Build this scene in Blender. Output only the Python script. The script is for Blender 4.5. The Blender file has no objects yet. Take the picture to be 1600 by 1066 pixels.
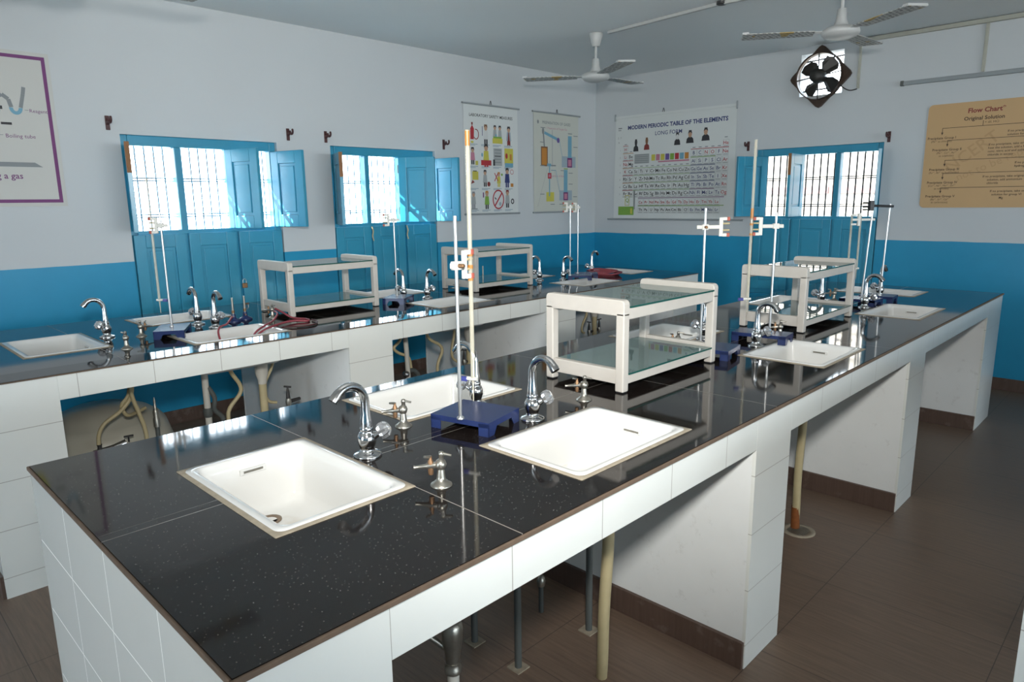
import bpy, bmesh, math, random
from mathutils import Vector, Matrix
random.seed(7)
S = bpy.context.scene
COL = S.collection
PI = math.pi

# ------------------------------------------------------------------ camera
cam_d = bpy.data.cameras.new('camera')
cam_d.sensor_width = 36.0
cam_d.lens = 1084.594 / 1600 * 36.0
cam_d.clip_start = 0.05
cam = bpy.data.objects.new('camera', cam_d)
COL.objects.link(cam)
_r = Vector((0.71680816, 0.69716445, -0.01215666))
_u = Vector((-0.12829348, 0.14900524, 0.98047857))
_f = Vector((-0.68536621, 0.70125542, -0.19624983))
cam.matrix_world = Matrix(((_r.x, _u.x, -_f.x, 0.0), (_r.y, _u.y, -_f.y, 0.0),
                           (_r.z, _u.z, -_f.z, 1.55), (0, 0, 0, 1)))
S.camera = cam

# ------------------------------------------------------------------ world, sun, lights, exposure
W = bpy.data.worlds.new('sky')
S.world = W
W.use_nodes = True
_bg = W.node_tree.nodes['Background']
_bg.inputs['Color'].default_value = (0.80, 0.91, 1.0, 1)
_bg.inputs['Strength'].default_value = 10.5

def light(name, kind, loc, direction, energy, color, **kw):
    d = bpy.data.lights.new(name, kind)
    d.energy = energy
    d.color = color
    for k, v in kw.items():
        setattr(d, k, v)
    o = bpy.data.objects.new(name, d)
    COL.objects.link(o)
    o.location = loc
    o.rotation_euler = Vector(direction).to_track_quat('-Z', 'Y').to_euler()
    return o

light('sun', 'SUN', (-12, -6, 12), (1.0, 1.2, -1.1), 30.0, (1.0, 0.96, 0.9), angle=0.009)
# the photographer's flash on the camera
light('camera_flash', 'SPOT', (0.03, 0.0, 1.86), (-0.66, 0.75, 0.05), 400.0, (1.0, 0.98, 0.935), shadow_soft_size=0.085, spot_size=math.radians(108), spot_blend=1.0)
# sky portals in openings added for light in two unseen walls and in the three windows
def portal(name, loc, direction, sx, sy):
    o = light(name, 'AREA', loc, direction, 1.0, (1, 1, 1), shape='RECTANGLE', size=sx, size_y=sy)
    o.data.cycles.is_portal = True
portal('sky_front', (-1.75, -4.30, 1.35), (0, 1, 0), 1.7, 2.2)
for k in range(4):
    portal('sky_side_opening', (9.1, -1.35 + 2.2 * k, 1.45), (-1, 0, 0), 2.0, 2.3)
portal('sky_window_a', (-5.37, 2.15, 1.65), (1, 0, 0), 1.1, 0.64)
portal('sky_window_b', (-5.37, 3.72, 1.65), (1, 0, 0), 1.1, 0.64)
portal('sky_window_c', (-2.595, 6.92, 1.65), (0, -1, 0), 1.15, 0.64)

S.view_settings.view_transform = 'Standard'
S.view_settings.look = 'None'
S.view_settings.exposure = 0.09
S.view_settings.gamma = 1.0
S.view_settings.use_curve_mapping = False
S.cycles.use_denoising = True
S.cycles.max_bounces = 8
S.cycles.diffuse_bounces = 4
S.cycles.glossy_bounces = 5
S.cycles.transparent_max_bounces = 16
S.cycles.sample_clamp_indirect = 6.0
S.cycles.caustics_reflective = False
S.cycles.caustics_refractive = False

# ------------------------------------------------------------------ materials
def lin(r, g, b):
    f = lambda c: (c / 255 / 12.92) if c / 255 <= 0.04045 else ((c / 255 + 0.055) / 1.055) ** 2.4
    return (f(r), f(g), f(b), 1.0)

class NT:
    """tiny node-graph helper"""
    def __init__(self, name):
        self.m = bpy.data.materials.new(name)
        self.m.use_nodes = True
        self.t = self.m.node_tree
        self.b = self.t.nodes['Principled BSDF']
        self.out = self.t.nodes['Material Output']
    def n(self, kind, **kw):
        nd = self.t.nodes.new(kind)
        for k, v in kw.items():
            setattr(nd, k, v)
        return nd
    def link(self, a, b):
        self.t.links.new(a, b)
    def set(self, inp, v):
        if hasattr(v, 'is_linked') or isinstance(v, bpy.types.NodeSocket):
            self.link(v, inp)
        else:
            inp.default_value = v
    def math(self, op, a, b=None, c=None):
        nd = self.n('ShaderNodeMath', operation=op)
        for i, v in enumerate((a, b, c)):
            if v is not None:
                self.set(nd.inputs[i], v)
        return nd.outputs[0]
    def mix(self, f, a, b):
        nd = self.n('ShaderNodeMix', data_type='RGBA')
        self.set(nd.inputs[0], f)
        self.set(nd.inputs[6], a)
        self.set(nd.inputs[7], b)
        return nd.outputs[2]
    def pos(self):
        g = self.n('ShaderNodeNewGeometry')
        s = self.n('ShaderNodeSeparateXYZ')
        self.link(g.outputs['Position'], s.inputs[0])
        return g, s.outputs[0], s.outputs[1], s.outputs[2]
    def obj(self, scale=(1, 1, 1), rot=(0, 0, 0)):
        c = self.n('ShaderNodeTexCoord')
        mp = self.n('ShaderNodeMapping')
        self.link(c.outputs['Object'], mp.inputs[0])
        mp.inputs['Scale'].default_value = scale
        mp.inputs['Rotation'].default_value = rot
        return mp.outputs[0]
    def noise(self, vec, scale, detail=3.0, rough=0.55):
        nd = self.n('ShaderNodeTexNoise')
        if vec is not None:
            self.link(vec, nd.inputs['Vector'])
        nd.inputs['Scale'].default_value = scale
        nd.inputs['Detail'].default_value = detail
        nd.inputs['Roughness'].default_value = rough
        return nd.outputs[0]
    def ramp(self, f, p0, p1, c0=(0, 0, 0, 1), c1=(1, 1, 1, 1)):
        nd = self.n('ShaderNodeValToRGB')
        self.link(f, nd.inputs[0])
        e = nd.color_ramp.elements
        e[0].position, e[0].color = p0, c0
        e[1].position, e[1].color = p1, c1
        return nd.outputs[0]
    def bump(self, h, strength, dist=0.002):
        nd = self.n('ShaderNodeBump')
        nd.inputs['Strength'].default_value = strength
        nd.inputs['Distance'].default_value = dist
        self.link(h, nd.inputs['Height'])
        self.link(nd.outputs[0], self.b.inputs['Normal'])
    def line(self, x, period, offset, width):
        """1 on a thin line at offset + k*period"""
        a = self.math('SUBTRACT', x, offset - period / 2)
        a = self.math('DIVIDE', a, period)
        a = self.math('FRACT', a)
        a = self.math('SUBTRACT', a, 0.5)
        a = self.math('ABSOLUTE', a)
        return self.math('LESS_THAN', a, width / period / 2)
    def base(self, c, rough=0.5, metal=0.0, spec=0.5, coat=0.0):
        self.set(self.b.inputs['Base Color'], c)
        self.set(self.b.inputs['Roughness'], rough)
        self.b.inputs['Metallic'].default_value = metal
        self.b.inputs['Specular IOR Level'].default_value = spec
        self.b.inputs['Coat Weight'].default_value = coat
        return self.m

def plain(name, c, rough=0.5, metal=0.0, spec=0.5, var=0.12, scale=14.0):
    t = NT(name)
    f = t.noise(t.obj(), scale)
    dark = tuple(v * (1 - var) for v in c[:3]) + (1,)
    return t.base(t.mix(f, dark, c), rough, metal, spec)

def m_wall(name, white, blue):
    t = NT(name)
    g, x, y, z = t.pos()
    n1 = t.noise(g.outputs['Position'], 1.3, 4)
    n2 = t.noise(g.outputs['Position'], 9, 3)
    wob = t.math('MULTIPLY', t.math('SUBTRACT', t.noise(g.outputs['Position'], 3.0, 2), 0.5), 0.012)
    step = t.math('LESS_THAN', t.math('ADD', z, wob), 1.185)
    wv = t.mix(n1, tuple(v * 0.93 for v in white[:3]) + (1,), white)
    bv = t.mix(n2, tuple(v * 0.88 for v in blue[:3]) + (1,), blue)
    c = t.mix(step, wv, bv)
    r = t.math('SUBTRACT', 0.75, t.math('MULTIPLY', step, 0.38))
    t.bump(t.noise(g.outputs['Position'], 40, 3), 0.08, 0.004)
    return t.base(c, r, spec=0.3)

M = {}
M['wall'] = m_wall('painted_wall', (0.555, 0.585, 0.60, 1), (0.021, 0.285, 0.490, 1))
M['ceiling'] = plain('ceiling_paint', (0.78, 0.815, 0.825, 1), 0.9, var=0.05, scale=1.5)
M['blue_wood'] = plain('blue_enamel', (0.034, 0.290, 0.445, 1), 0.30, spec=0.5, var=0.15, scale=6)
M['raw_wood'] = plain('raw_wood', (0.28, 0.13, 0.05, 1), 0.7, var=0.4, scale=20)
M['iron_blue'] = plain('grille_paint', (0.16, 0.30, 0.38, 1), 0.5)
M['dark_iron'] = plain('dark_iron', (0.03, 0.028, 0.027, 1), 0.5, var=0.4)
M['outside'] = plain('outside_render', (0.34, 0.31, 0.27, 1), 0.9, var=0.12, scale=2)
M['outside_pink'] = plain('outside_pink', (0.26, 0.14, 0.14, 1), 0.9)
M['outside_ground'] = plain('outside_concrete', (0.55, 0.55, 0.52, 1), 0.9)

def m_floor():
    t = NT('floor_tile')
    g, x, y, z = t.pos()
    mp = t.n('ShaderNodeMapping')
    t.link(g.outputs['Position'], mp.inputs[0])
    mp.inputs['Scale'].default_value = (1.6, 26, 1)
    st = t.noise(mp.outputs[0], 3.0, 6, 0.65)
    big = t.noise(g.outputs['Position'], 1.2, 3)
    c = t.mix(t.ramp(st, 0.25, 0.75), (0.122, 0.080, 0.056, 1), (0.240, 0.168, 0.120, 1))
    c = t.mix(t.math('MULTIPLY', big, 0.4), c, (0.145, 0.110, 0.085, 1))
    j = t.math('MAXIMUM', t.line(x, 0.6, -0.30, 0.003), t.line(y, 0.6, 0.35, 0.003))
    c = t.mix(t.math('MULTIPLY', j, 0.75), c, (0.035, 0.028, 0.024, 1))
    t.bump(st, 0.12, 0.002)
    return t.base(c, t.math('ADD', 0.28, t.math('MULTIPLY', st, 0.25)), spec=0.45)
M['floor'] = m_floor()

def m_tile(name, yoff, vertical=True, xoff=0.0, joint=(0.30, 0.28, 0.25, 1)):
    t = NT(name)
    g, x, y, z = t.pos()
    row = t.line(z, 0.2, 0.0865, 0.0028)
    j = row
    if vertical:
        nn = t.n('ShaderNodeSeparateXYZ')
        t.link(g.outputs['Normal'], nn.inputs[0])
        onx = t.math('GREATER_THAN', t.math('ABSOLUTE', nn.outputs[0]), 0.6)
        ly = t.math('MULTIPLY', t.line(y, 0.3, yoff, 0.0028), onx)
        lx = t.math('MULTIPLY', t.line(x, 0.3, xoff, 0.0028), t.math('SUBTRACT', 1.0, onx))
        j = t.math('MAXIMUM', row, t.math('MAXIMUM', ly, lx))
    f = t.noise(g.outputs['Position'], 5, 3)
    c = t.mix(f, (0.725, 0.745, 0.71, 1), (0.775, 0.79, 0.755, 1))
    c = t.mix(t.math('MULTIPLY', j, 0.8), c, joint)
    t.bump(t.math('SUBTRACT', 1.0, j), 0.3, 0.002)
    return t.base(c, t.math('ADD', 0.16, t.math('MULTIPLY', j, 0.5)), spec=0.5)
M['tile_bay'] = m_tile('white_tile_bay', 0.014)
M['tile_far'] = m_tile('white_tile_far', 0.14)
M['tile_rows'] = m_tile('white_tile_rows', 0, False)
M['tile_end'] = m_tile('white_tile_end', 0.014, joint=(0.98, 0.97, 0.94, 1))

def m_plaster():
    t = NT('white_plaster')
    g, x, y, z = t.pos()
    f = t.noise(g.outputs['Position'], 6, 5)
    s = t.ramp(t.noise(g.outputs['Position'], 17, 5, 0.7), 0.60, 0.72)
    c = t.mix(f, (0.72, 0.74, 0.73, 1), (0.80, 0.82, 0.81, 1))
    c = t.mix(t.math('MULTIPLY', s, 0.25), c, (0.42, 0.41, 0.38, 1))
    return t.base(c, 0.6)
M['plaster'] = m_plaster()

def m_granite():
    t = NT('black_granite')
    g, x, y, z = t.pos()
    vo = t.n('ShaderNodeTexVoronoi')
    t.link(g.outputs['Position'], vo.inputs['Vector'])
    vo.inputs['Scale'].default_value = 130
    sp = t.math('LESS_THAN', vo.outputs['Distance'], 0.15)
    cs = t.n('ShaderNodeSeparateXYZ')
    t.link(vo.outputs['Color'], cs.inputs[0])
    pick = t.math('MULTIPLY', t.math('GREATER_THAN', cs.outputs[0], 0.40), t.math('ADD', 0.35, cs.outputs[1]))
    sp = t.math('MULTIPLY', sp, pick)
    f = t.noise(g.outputs['Position'], 30, 4)
    c = t.mix(f, (0.007, 0.0055, 0.005, 1), (0.017, 0.013, 0.0115, 1))
    c = t.mix(t.math('MULTIPLY', sp, 0.5), c, (0.20, 0.18, 0.17, 1))
    j = t.math('MAXIMUM', t.line(y, 1.2, 0.944, 0.003), t.math('MULTIPLY', t.line(x, 50.0, -1.495, 0.003), 0.7))
    j = t.math('MAXIMUM', j, t.math('MULTIPLY', t.line(x, 50.0, -1.525, 0.0018), 0.4))
    c = t.mix(t.math('MULTIPLY', j, 0.55), c, (0.40, 0.37, 0.33, 1))
    sm = t.noise(g.outputs['Position'], 4, 5, 0.7)
    r = t.math('ADD', 0.025, t.math('MULTIPLY', sm, 0.07))
    t.bump(t.noise(g.outputs['Position'], 14, 3), 0.02, 0.003)
    return t.base(c, t.math('ADD', r, t.math('MULTIPLY', j, 0.4)), spec=0.5)
M['granite'] = m_granite()
M['edge'] = plain('raw_granite_edge', (0.17, 0.115, 0.078, 1), 0.8, var=0.5, scale=30)
M['grout'] = plain('beige_grout', (0.42, 0.36, 0.27, 1), 0.85, var=0.5, scale=40)

def m_ceramic():
    t = NT('white_ceramic')
    v = t.obj()
    s = t.n('ShaderNodeSeparateXYZ')
    t.link(v, s.inputs[0])
    low = t.ramp(s.outputs[2], 0.0, 0.2)
    f = t.ramp(t.noise(v, 7, 4), 0.55, 0.8)
    deep = t.math('LESS_THAN', s.outputs[2], -0.13)
    c = t.mix(t.math('MULTIPLY', t.math('MULTIPLY', f, deep), 0.45), (0.69, 0.69, 0.67, 1), (0.40, 0.28, 0.15, 1))
    return t.base(c, 0.12, spec=0.5, coat=0.2)
M['ceramic'] = m_ceramic()
M['chrome'] = plain('chrome', (0.62, 0.62, 0.62, 1), 0.13, 1.0, var=0.15, scale=30)
M['crystal'] = plain('clear_chrome_knob', (0.70, 0.71, 0.73, 1), 0.06, 0.85)
M['nickel'] = plain('dull_nickel', (0.42, 0.40, 0.35, 1), 0.35, 0.9, var=0.35, scale=60)
M['drain'] = plain('stained_drain', (0.26, 0.19, 0.13, 1), 0.5, 0.3, var=0.5, scale=50)
M['brass'] = plain('tarnished_brass', (0.30, 0.17, 0.09, 1), 0.45, 0.8, var=0.3)
M['steel'] = plain('steel_rod', (0.62, 0.62, 0.61, 1), 0.28, 0.85, var=0.2)
M['blue_steel'] = plain('blue_painted_steel', (0.020, 0.035, 0.120, 1), 0.24, var=0.3, scale=20)
M['white_plastic'] = plain('white_plastic', (0.66, 0.65, 0.60, 1), 0.45)
M['red_rubber'] = plain('red_rubber', (0.34, 0.060, 0.080, 1), 0.5, var=0.3)
M['pad'] = plain('faded_red_pad', (0.42, 0.10, 0.07, 1), 0.6, var=0.3)
M['black_plastic'] = plain('black_plastic', (0.012, 0.012, 0.013, 1), 0.45)
M['blue_plastic'] = plain('blue_plastic', (0.03, 0.04, 0.22, 1), 0.4)
M['amber'] = plain('amber_stain', (0.50, 0.20, 0.03, 1), 0.35, var=0.4)
M['cream'] = plain('cream_powder_coat', (0.56, 0.525, 0.475, 1), 0.5, var=0.12, scale=25)
M['hose'] = plain('cream_hose', (0.50, 0.42, 0.24, 1), 0.5, var=0.25, scale=18)
M['hose_grey'] = plain('grey_pipe', (0.085, 0.095, 0.09, 1), 0.6, var=0.3)
M['pvc'] = plain('white_pvc', (0.58, 0.56, 0.50, 1), 0.4, var=0.2)
M['beige_tub'] = plain('beige_tub', (0.50, 0.475, 0.39, 1), 0.28, var=0.12, scale=5)
M['rust'] = plain('rust', (0.25, 0.075, 0.012, 1), 0.8, var=0.5, scale=60)
M['skirt'] = None
def m_skirt():
    t = NT('brown_skirting')
    g, x, y, z = t.pos()
    mp = t.n('ShaderNodeMapping')
    t.link(g.outputs['Position'], mp.inputs[0])
    mp.inputs['Scale'].default_value = (40, 40, 2)
    st = t.noise(mp.outputs[0], 2.0, 5, 0.6)
    du = t.ramp(t.noise(g.outputs['Position'], 11, 4), 0.58, 0.75)
    c = t.mix(st, (0.060, 0.036, 0.026, 1), (0.125, 0.080, 0.062, 1))
    c = t.mix(t.math('MULTIPLY', du, 0.35), c, (0.34, 0.28, 0.24, 1))
    return t.base(c, 0.5)
M['skirt'] = m_skirt()
M['white_paint'] = plain('white_fan_enamel', (0.55, 0.56, 0.55, 1), 0.4, var=0.2)
M['conduit'] = plain('pale_conduit', (0.50, 0.51, 0.50, 1), 0.5)
M['conduit_tan'] = plain('tan_conduit', (0.40, 0.40, 0.34, 1), 0.6)
M['grey_tube'] = plain('grey_batten', (0.27, 0.30, 0.31, 1), 0.5)
M['maroon'] = plain('maroon_bracket', (0.070, 0.018, 0.018, 1), 0.45, var=0.3)
M['rusty_metal'] = plain('rusty_brown_metal', (0.075, 0.045, 0.030, 1), 0.45, 0.3, var=0.6, scale=18)
M['fan_black'] = plain('black_enamel', (0.022, 0.020, 0.017, 1), 0.45)
M['sheet'] = plain('chart_vinyl', (0.64, 0.67, 0.66, 1), 0.5, var=0.05, scale=3)
M['sheet_cream'] = plain('chart_vinyl_cream', (0.54, 0.555, 0.50, 1), 0.5, var=0.05, scale=3)
M['sheet_white'] = plain('poster_paper', (0.52, 0.52, 0.49, 1), 0.5, var=0.05, scale=3)
M['batten'] = plain('grey_batten_rod', (0.30, 0.33, 0.34, 1), 0.5)
M['tan_board'] = plain('tan_board', (0.540, 0.345, 0.160, 1), 0.5, var=0.08, scale=4)

def m_news():
    t = NT('newspaper_wrapped_blade')
    v = t.obj((1, 1, 1))
    br = t.n('ShaderNodeTexBrick')
    t.link(v, br.inputs['Vector'])
    br.inputs['Scale'].default_value = 9
    br.inputs['Color1'].default_value = (0.42, 0.43, 0.43, 1)
    br.inputs['Color2'].default_value = (0.22, 0.22, 0.21, 1)
    br.inputs['Mortar'].default_value = (0.55, 0.55, 0.53, 1)
    br.inputs['Mortar Size'].default_value = 0.06
    n1 = t.noise(v, 90, 3)
    c = t.mix(t.math('MULTIPLY', t.math('GREATER_THAN', n1, 0.55), 0.5), br.outputs['Color'], (0.10, 0.10, 0.10, 1))
    n2 = t.math('GREATER_THAN', t.noise(v, 8, 1), 0.64)
    c = t.mix(t.math('MULTIPLY', n2, 0.8), c, (0.42, 0.26, 0.03, 1))
    return t.base(c, 0.75)
M['news'] = m_news()

def m_thin_glass(name, tint, ior=1.5, dust_sheen=(0.44, 0.63, 0.60, 1)):
    t = NT(name)
    fr = t.n('ShaderNodeFresnel')
    fr.inputs['IOR'].default_value = ior
    tr = t.n('ShaderNodeBsdfTransparent')
    tr.inputs['Color'].default_value = tint
    gl = t.n('ShaderNodeBsdfGlossy')
    gl.inputs['Roughness'].default_value = 0.02
    mx = t.n('ShaderNodeMixShader')
    t.link(fr.outputs[0], mx.inputs[0])
    df = t.n('ShaderNodeBsdfDiffuse')
    df.inputs['Color'].default_value = dust_sheen  # pale layer paints in dust plus sheen of mirrored ceiling and window
    m0 = t.n('ShaderNodeMixShader')
    m0.inputs[0].default_value = 0.42
    t.link(tr.outputs[0], m0.inputs[1])
    t.link(df.outputs[0], m0.inputs[2])
    t.link(m0.outputs[0], mx.inputs[1])
    t.link(gl.outputs[0], mx.inputs[2])
    t.link(mx.outputs[0], t.out.inputs['Surface'])
    return t.m
M['glass'] = m_thin_glass('green_tinted_glass', (0.80, 0.90, 0.88, 1), 1.7)
M['glass_edge'] = plain('glass_edge', (0.010, 0.085, 0.070, 1), 0.15)
def m_burette():
    t = NT('burette_glass')
    t.b.inputs['Alpha'].default_value = 0.48
    return t.base((0.58, 0.55, 0.44, 1), 0.08, spec=0.8)
M['burette'] = m_burette()

INK = {}
def ink(name, rgb):
    if name not in INK:
        INK[name] = plain('ink_' + name, rgb if len(rgb) == 4 else rgb + (1,), 0.6, var=0.1)
    return INK[name]
ink('navy', (0.025, 0.04, 0.16)); ink('black', (0.03, 0.03, 0.035)); ink('red', (0.42, 0.03, 0.04)); ink('purple', (0.16, 0.035, 0.15))
ink('green', (0.20, 0.38, 0.06)); ink('yellow', (0.55, 0.50, 0.08)); ink('orange', (0.52, 0.22, 0.04)); ink('sky', (0.16, 0.36, 0.48))
ink('pink', (0.50, 0.20, 0.28)); ink('grey', (0.22, 0.24, 0.25)); ink('skin', (0.48, 0.30, 0.20)); ink('white', (0.62, 0.63, 0.62))
ink('maroon', (0.22, 0.03, 0.025)); ink('sepia', (0.055, 0.030, 0.014)); ink('tan', (0.47, 0.295, 0.135)); ink('paleblue', (0.32, 0.40, 0.46)); ink('violet', (0.14, 0.09, 0.30))
ink('palegrey', (0.36, 0.385, 0.385)); ink('brown', (0.20, 0.10, 0.05))

# ------------------------------------------------------------------ mesh building
class MB:
    def __init__(self):
        self.v, self.f, self.mi, self.sm, self.mats = [], [], [], [], []
        self.cur = 0
    def mat(self, m):
        if m not in self.mats:
            self.mats.append(m)
        self.cur = self.mats.index(m)
        return self
    def add(self, verts, faces, smooth=False):
        o = len(self.v)
        self.v += [Vector(p) for p in verts]
        for f in faces:
            self.f.append([i + o for i in f]); self.mi.append(self.cur); self.sm.append(smooth)
        return self
    def box(self, x0, x1, y0, y1, z0, z1):
        return self.obox(Vector(((x0 + x1) / 2, (y0 + y1) / 2, (z0 + z1) / 2)), Vector(((x1 - x0) / 2, 0, 0)), Vector((0, (y1 - y0) / 2, 0)), Vector((0, 0, (z1 - z0) / 2)))
    def obox(self, c, a, b, d):
        c, a, b, d = Vector(c), Vector(a), Vector(b), Vector(d)
        if a.cross(b).dot(d) < 0:
            a = -a
        vs = [c + sx * a + sy * b + sz * d for sz in (-1, 1) for sy in (-1, 1) for sx in (-1, 1)]
        return self.add(vs, [(0, 2, 3, 1), (4, 5, 7, 6), (0, 1, 5, 4), (2, 6, 7, 3), (0, 4, 6, 2), (1, 3, 7, 5)])
    def bar(self, p, q, w, h, up=(0, 0, 1)):
        p, q = Vector(p), Vector(q)
        d = (q - p)
        t = d.normalized()
        s = t.cross(Vector(up))
        if s.length < 1e-5:
            s = t.cross(Vector((1, 0, 0)))
        s.normalize()
        u = s.cross(t)
        return self.obox((p + q) / 2, d / 2, s * w / 2, u * h / 2)
    def tube(self, pts, rad, n=10, cap=True, smooth=True):
        pts = [Vector(p) for p in pts]
        if not isinstance(rad, (list, tuple)):
            rad = [rad] * len(pts)
        rings = []
        t0 = (pts[1] - pts[0]).normalized()
        ref = Vector((0, 0, 1)) if abs(t0.z) < 0.9 else Vector((1, 0, 0))
        s = t0.cross(ref).normalized()
        for i, p in enumerate(pts):
            if i == 0: t = pts[1] - pts[0]
            elif i == len(pts) - 1: t = pts[-1] - pts[-2]
            else: t = (pts[i + 1] - pts[i]).normalized() + (pts[i] - pts[i - 1]).normalized()
            t.normalize()
            s = (s - t * s.dot(t))
            if s.length < 1e-6:
                s = t.cross(Vector((0.3, 0.5, 0.8)))
            s.normalize()
            u = t.cross(s)
            rings.append([p + (s * math.cos(2 * PI * k / n) + u * math.sin(2 * PI * k / n)) * rad[i] for k in range(n)])
        return self.loft(rings, cap, smooth)
    def loft(self, rings, cap=True, smooth=True, cap0=None):
        n = len(rings[0])
        vs = [p for r in rings for p in r]
        fs = []
        for i in range(len(rings) - 1):
            for k in range(n):
                k2 = (k + 1) % n
                fs.append((i * n + k, i * n + k2, (i + 1) * n + k2, (i + 1) * n + k))
        self.add(vs, fs, smooth)
        if cap:
            if cap0 is None or cap0:
                self.add(rings[0], [tuple(reversed(range(n)))], False)
            self.add(rings[-1], [tuple(range(n))], False)
        return self
    def lathe(self, prof, c=(0, 0, 0), axis=(0, 0, 1), n=20, smooth=True, cap=True):
        c, ax = Vector(c), Vector(axis).normalized()
        s = ax.cross(Vector((0, 0, 1)))
        if s.length < 1e-4: s = Vector((1, 0, 0))
        s.normalize()
        u = ax.cross(s)
        rings = [[c + ax * z + (s * math.cos(2 * PI * k / n) + u * math.sin(2 * PI * k / n)) * max(r, 1e-4) for k in range(n)] for r, z in prof]
        return self.loft(rings, cap, smooth)
    def prism(self, poly, mp, depth):
        """2D polygon through map mp(u, v, d), thickness depth"""
        a = [mp(u, v, 0) for u, v in poly]
        b = [mp(u, v, depth) for u, v in poly]
        n = len(poly)
        self.add(a + b, [tuple(range(n)), tuple(reversed(range(n, 2 * n)))] + [(i, i + n, (i + 1) % n + n, (i + 1) % n) for i in range(n)])
        return self
    def build(self, name, m=None, parent=None, bevel=0.0, seg=2, loc=None):
        me = bpy.data.meshes.new(name)
        me.from_pydata([tuple(p) for p in self.v], [], self.f)
        mats = self.mats if self.mats else [m]
        for k in mats:
            me.materials.append(k)
        for p, mi, s in zip(me.polygons, self.mi, self.sm):
            p.material_index = mi if self.mats else 0
            p.use_smooth = s
        me.validate()
        bm = bmesh.new(); bm.from_mesh(me)
        bmesh.ops.recalc_face_normals(bm, faces=bm.faces)
        bm.to_mesh(me); bm.free()
        o = bpy.data.objects.new(name, me)
        COL.objects.link(o)
        if parent is not None:
            o.parent = parent
        if loc is not None:
            o.location = loc
        if bevel:
            md = o.modifiers.new('bevel', 'BEVEL')
            md.width = bevel; md.segments = seg; md.limit_method = 'ANGLE'; md.angle_limit = 0.7
        return o

def thing(name, label, cat, loc=(0, 0, 0), rotz=0.0, group=None):
    o = bpy.data.objects.new(name, None)
    o.empty_display_size = 0.1
    COL.objects.link(o)
    o.location = loc
    o.rotation_euler = (0, 0, rotz)
    return tag(o, label, cat, group)
def tag(o, label, cat, group=None):
    o['label'] = label; o['category'] = cat
    if group: o['group'] = group
    return o
def struct(o, label=None, cat=None):
    o['kind'] = 'structure'
    if label: o['label'] = label
    if cat: o['category'] = cat
    return o
def dup(root, label, loc, rotz=0.0):
    r = root.copy(); COL.objects.link(r)
    r.location = loc; r.rotation_euler = (0, 0, rotz); r['label'] = label
    for ch in list(root.children):
        c = ch.copy(); COL.objects.link(c); c.parent = r
        for g in list(ch.children):
            d = g.copy(); COL.objects.link(d); d.parent = c
    return r
def smooth_path(pts, k=6):
    pts = [Vector(p) for p in pts]
    out = []
    P = [pts[0]] + pts + [pts[-1]]
    for i in range(1, len(P) - 2):
        for j in range(k):
            t = j / k
            a, b, c, d = P[i - 1], P[i], P[i + 1], P[i + 2]
            out.append(0.5 * ((2 * b) + (c - a) * t + (2 * a - 5 * b + 4 * c - d) * t * t + (3 * b - a - 3 * c + d) * t ** 3))
    out.append(pts[-1])
    return out

# ------------------------------------------------------------------ room
XL, YB, XR, YF, H = -5.14, 6.69, 9.0, -4.2, 2.9
TH = 0.22
def grid_wall(name, along, a0, a1, fixed0, fixed1, holes):
    """wall as one mesh: boxes around rectangular holes; along = 'x' or 'y'"""
    us = sorted({a0, a1} | {h[0] for h in holes} | {h[1] for h in holes})
    zs = sorted({0.0, H} | {h[2] for h in holes} | {h[3] for h in holes})
    hole = lambda u, z: any(h[0] < u < h[1] and h[2] < z < h[3] for h in holes)
    b = MB()
    bm_v = {}
    def vid(u, z, d):
        key = (round(u, 5), round(z, 5), d)
        if key not in bm_v:
            bm_v[key] = len(b.v)
            b.v.append(Vector((u, d, z)) if along == 'x' else Vector((d, u, z)))
        return bm_v[key]
    def q(*k):
        b.f.append(list(k)); b.mi.append(0); b.sm.append(False)
    for i in range(len(us) - 1):
        for j in range(len(zs) - 1):
            u0, u1, z0, z1 = us[i], us[i + 1], zs[j], zs[j + 1]
            if hole((u0 + u1) / 2, (z0 + z1) / 2): continue
            for d in (fixed0, fixed1):
                q(vid(u0, z0, d), vid(u1, z0, d), vid(u1, z1, d), vid(u0, z1, d))
            for (ua, za, ub, zb, nu, nz) in ((u0, z0, u0, z1, -1, 0), (u1, z0, u1, z1, 1, 0), (u0, z0, u1, z0, 0, -1), (u0, z1, u1, z1, 0, 1)):
                mu, mz = (ua + ub) / 2 + nu * 1e-3, (za + zb) / 2 + nz * 1e-3
                if mu < a0 or mu > a1 or mz < 0 or mz > H or hole(mu, mz):
                    q(vid(ua, za, fixed0), vid(ub, zb, fixed0), vid(ub, zb, fixed1), vid(ua, za, fixed1))
    return struct(b.build(name, M['wall']))

WA, WB_, WC = (1.60, 2.70, 0.62, 2.02), (3.167, 4.267, 0.62, 2.02), (-3.17, -2.02, 0.62, 2.02)
EX = (-2.786, -2.411, 2.47, 2.835)
grid_wall('wall_left', 'y', YF, YB, XL - TH, XL, [WA, WB_])
grid_wall('wall_back', 'x', XL - TH, XR, YB, YB + TH, [WC, EX])
grid_wall('wall_right', 'y', YF, YB, XR, XR + 0.1, [(-2.35 + 2.2 * k, -0.35 + 2.2 * k, 0.30, 2.60) for k in range(4)])  # unseen side openings, added and sized to let sky light in
grid_wall('wall_front', 'x', XL - TH, XR, YF - 0.1, YF, [(-2.6, -0.9, 0.25, 2.45)])  # unseen front opening, added and sized for its share of light
struct(MB().box(XL - TH, XR + 0.1, YF - 0.1, YB + TH, -0.1, 0).build('floor', M['floor']))
struct(MB().box(XL - TH, XR + 0.1, YF - 0.1, YB + TH, H, H + 0.12).build('ceiling', M['ceiling']))
struct(MB().box(XL, XL + 0.012, YF, YB, 0, 0.10).build('baseboard_left', M['skirt'], bevel=0.002))
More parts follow.
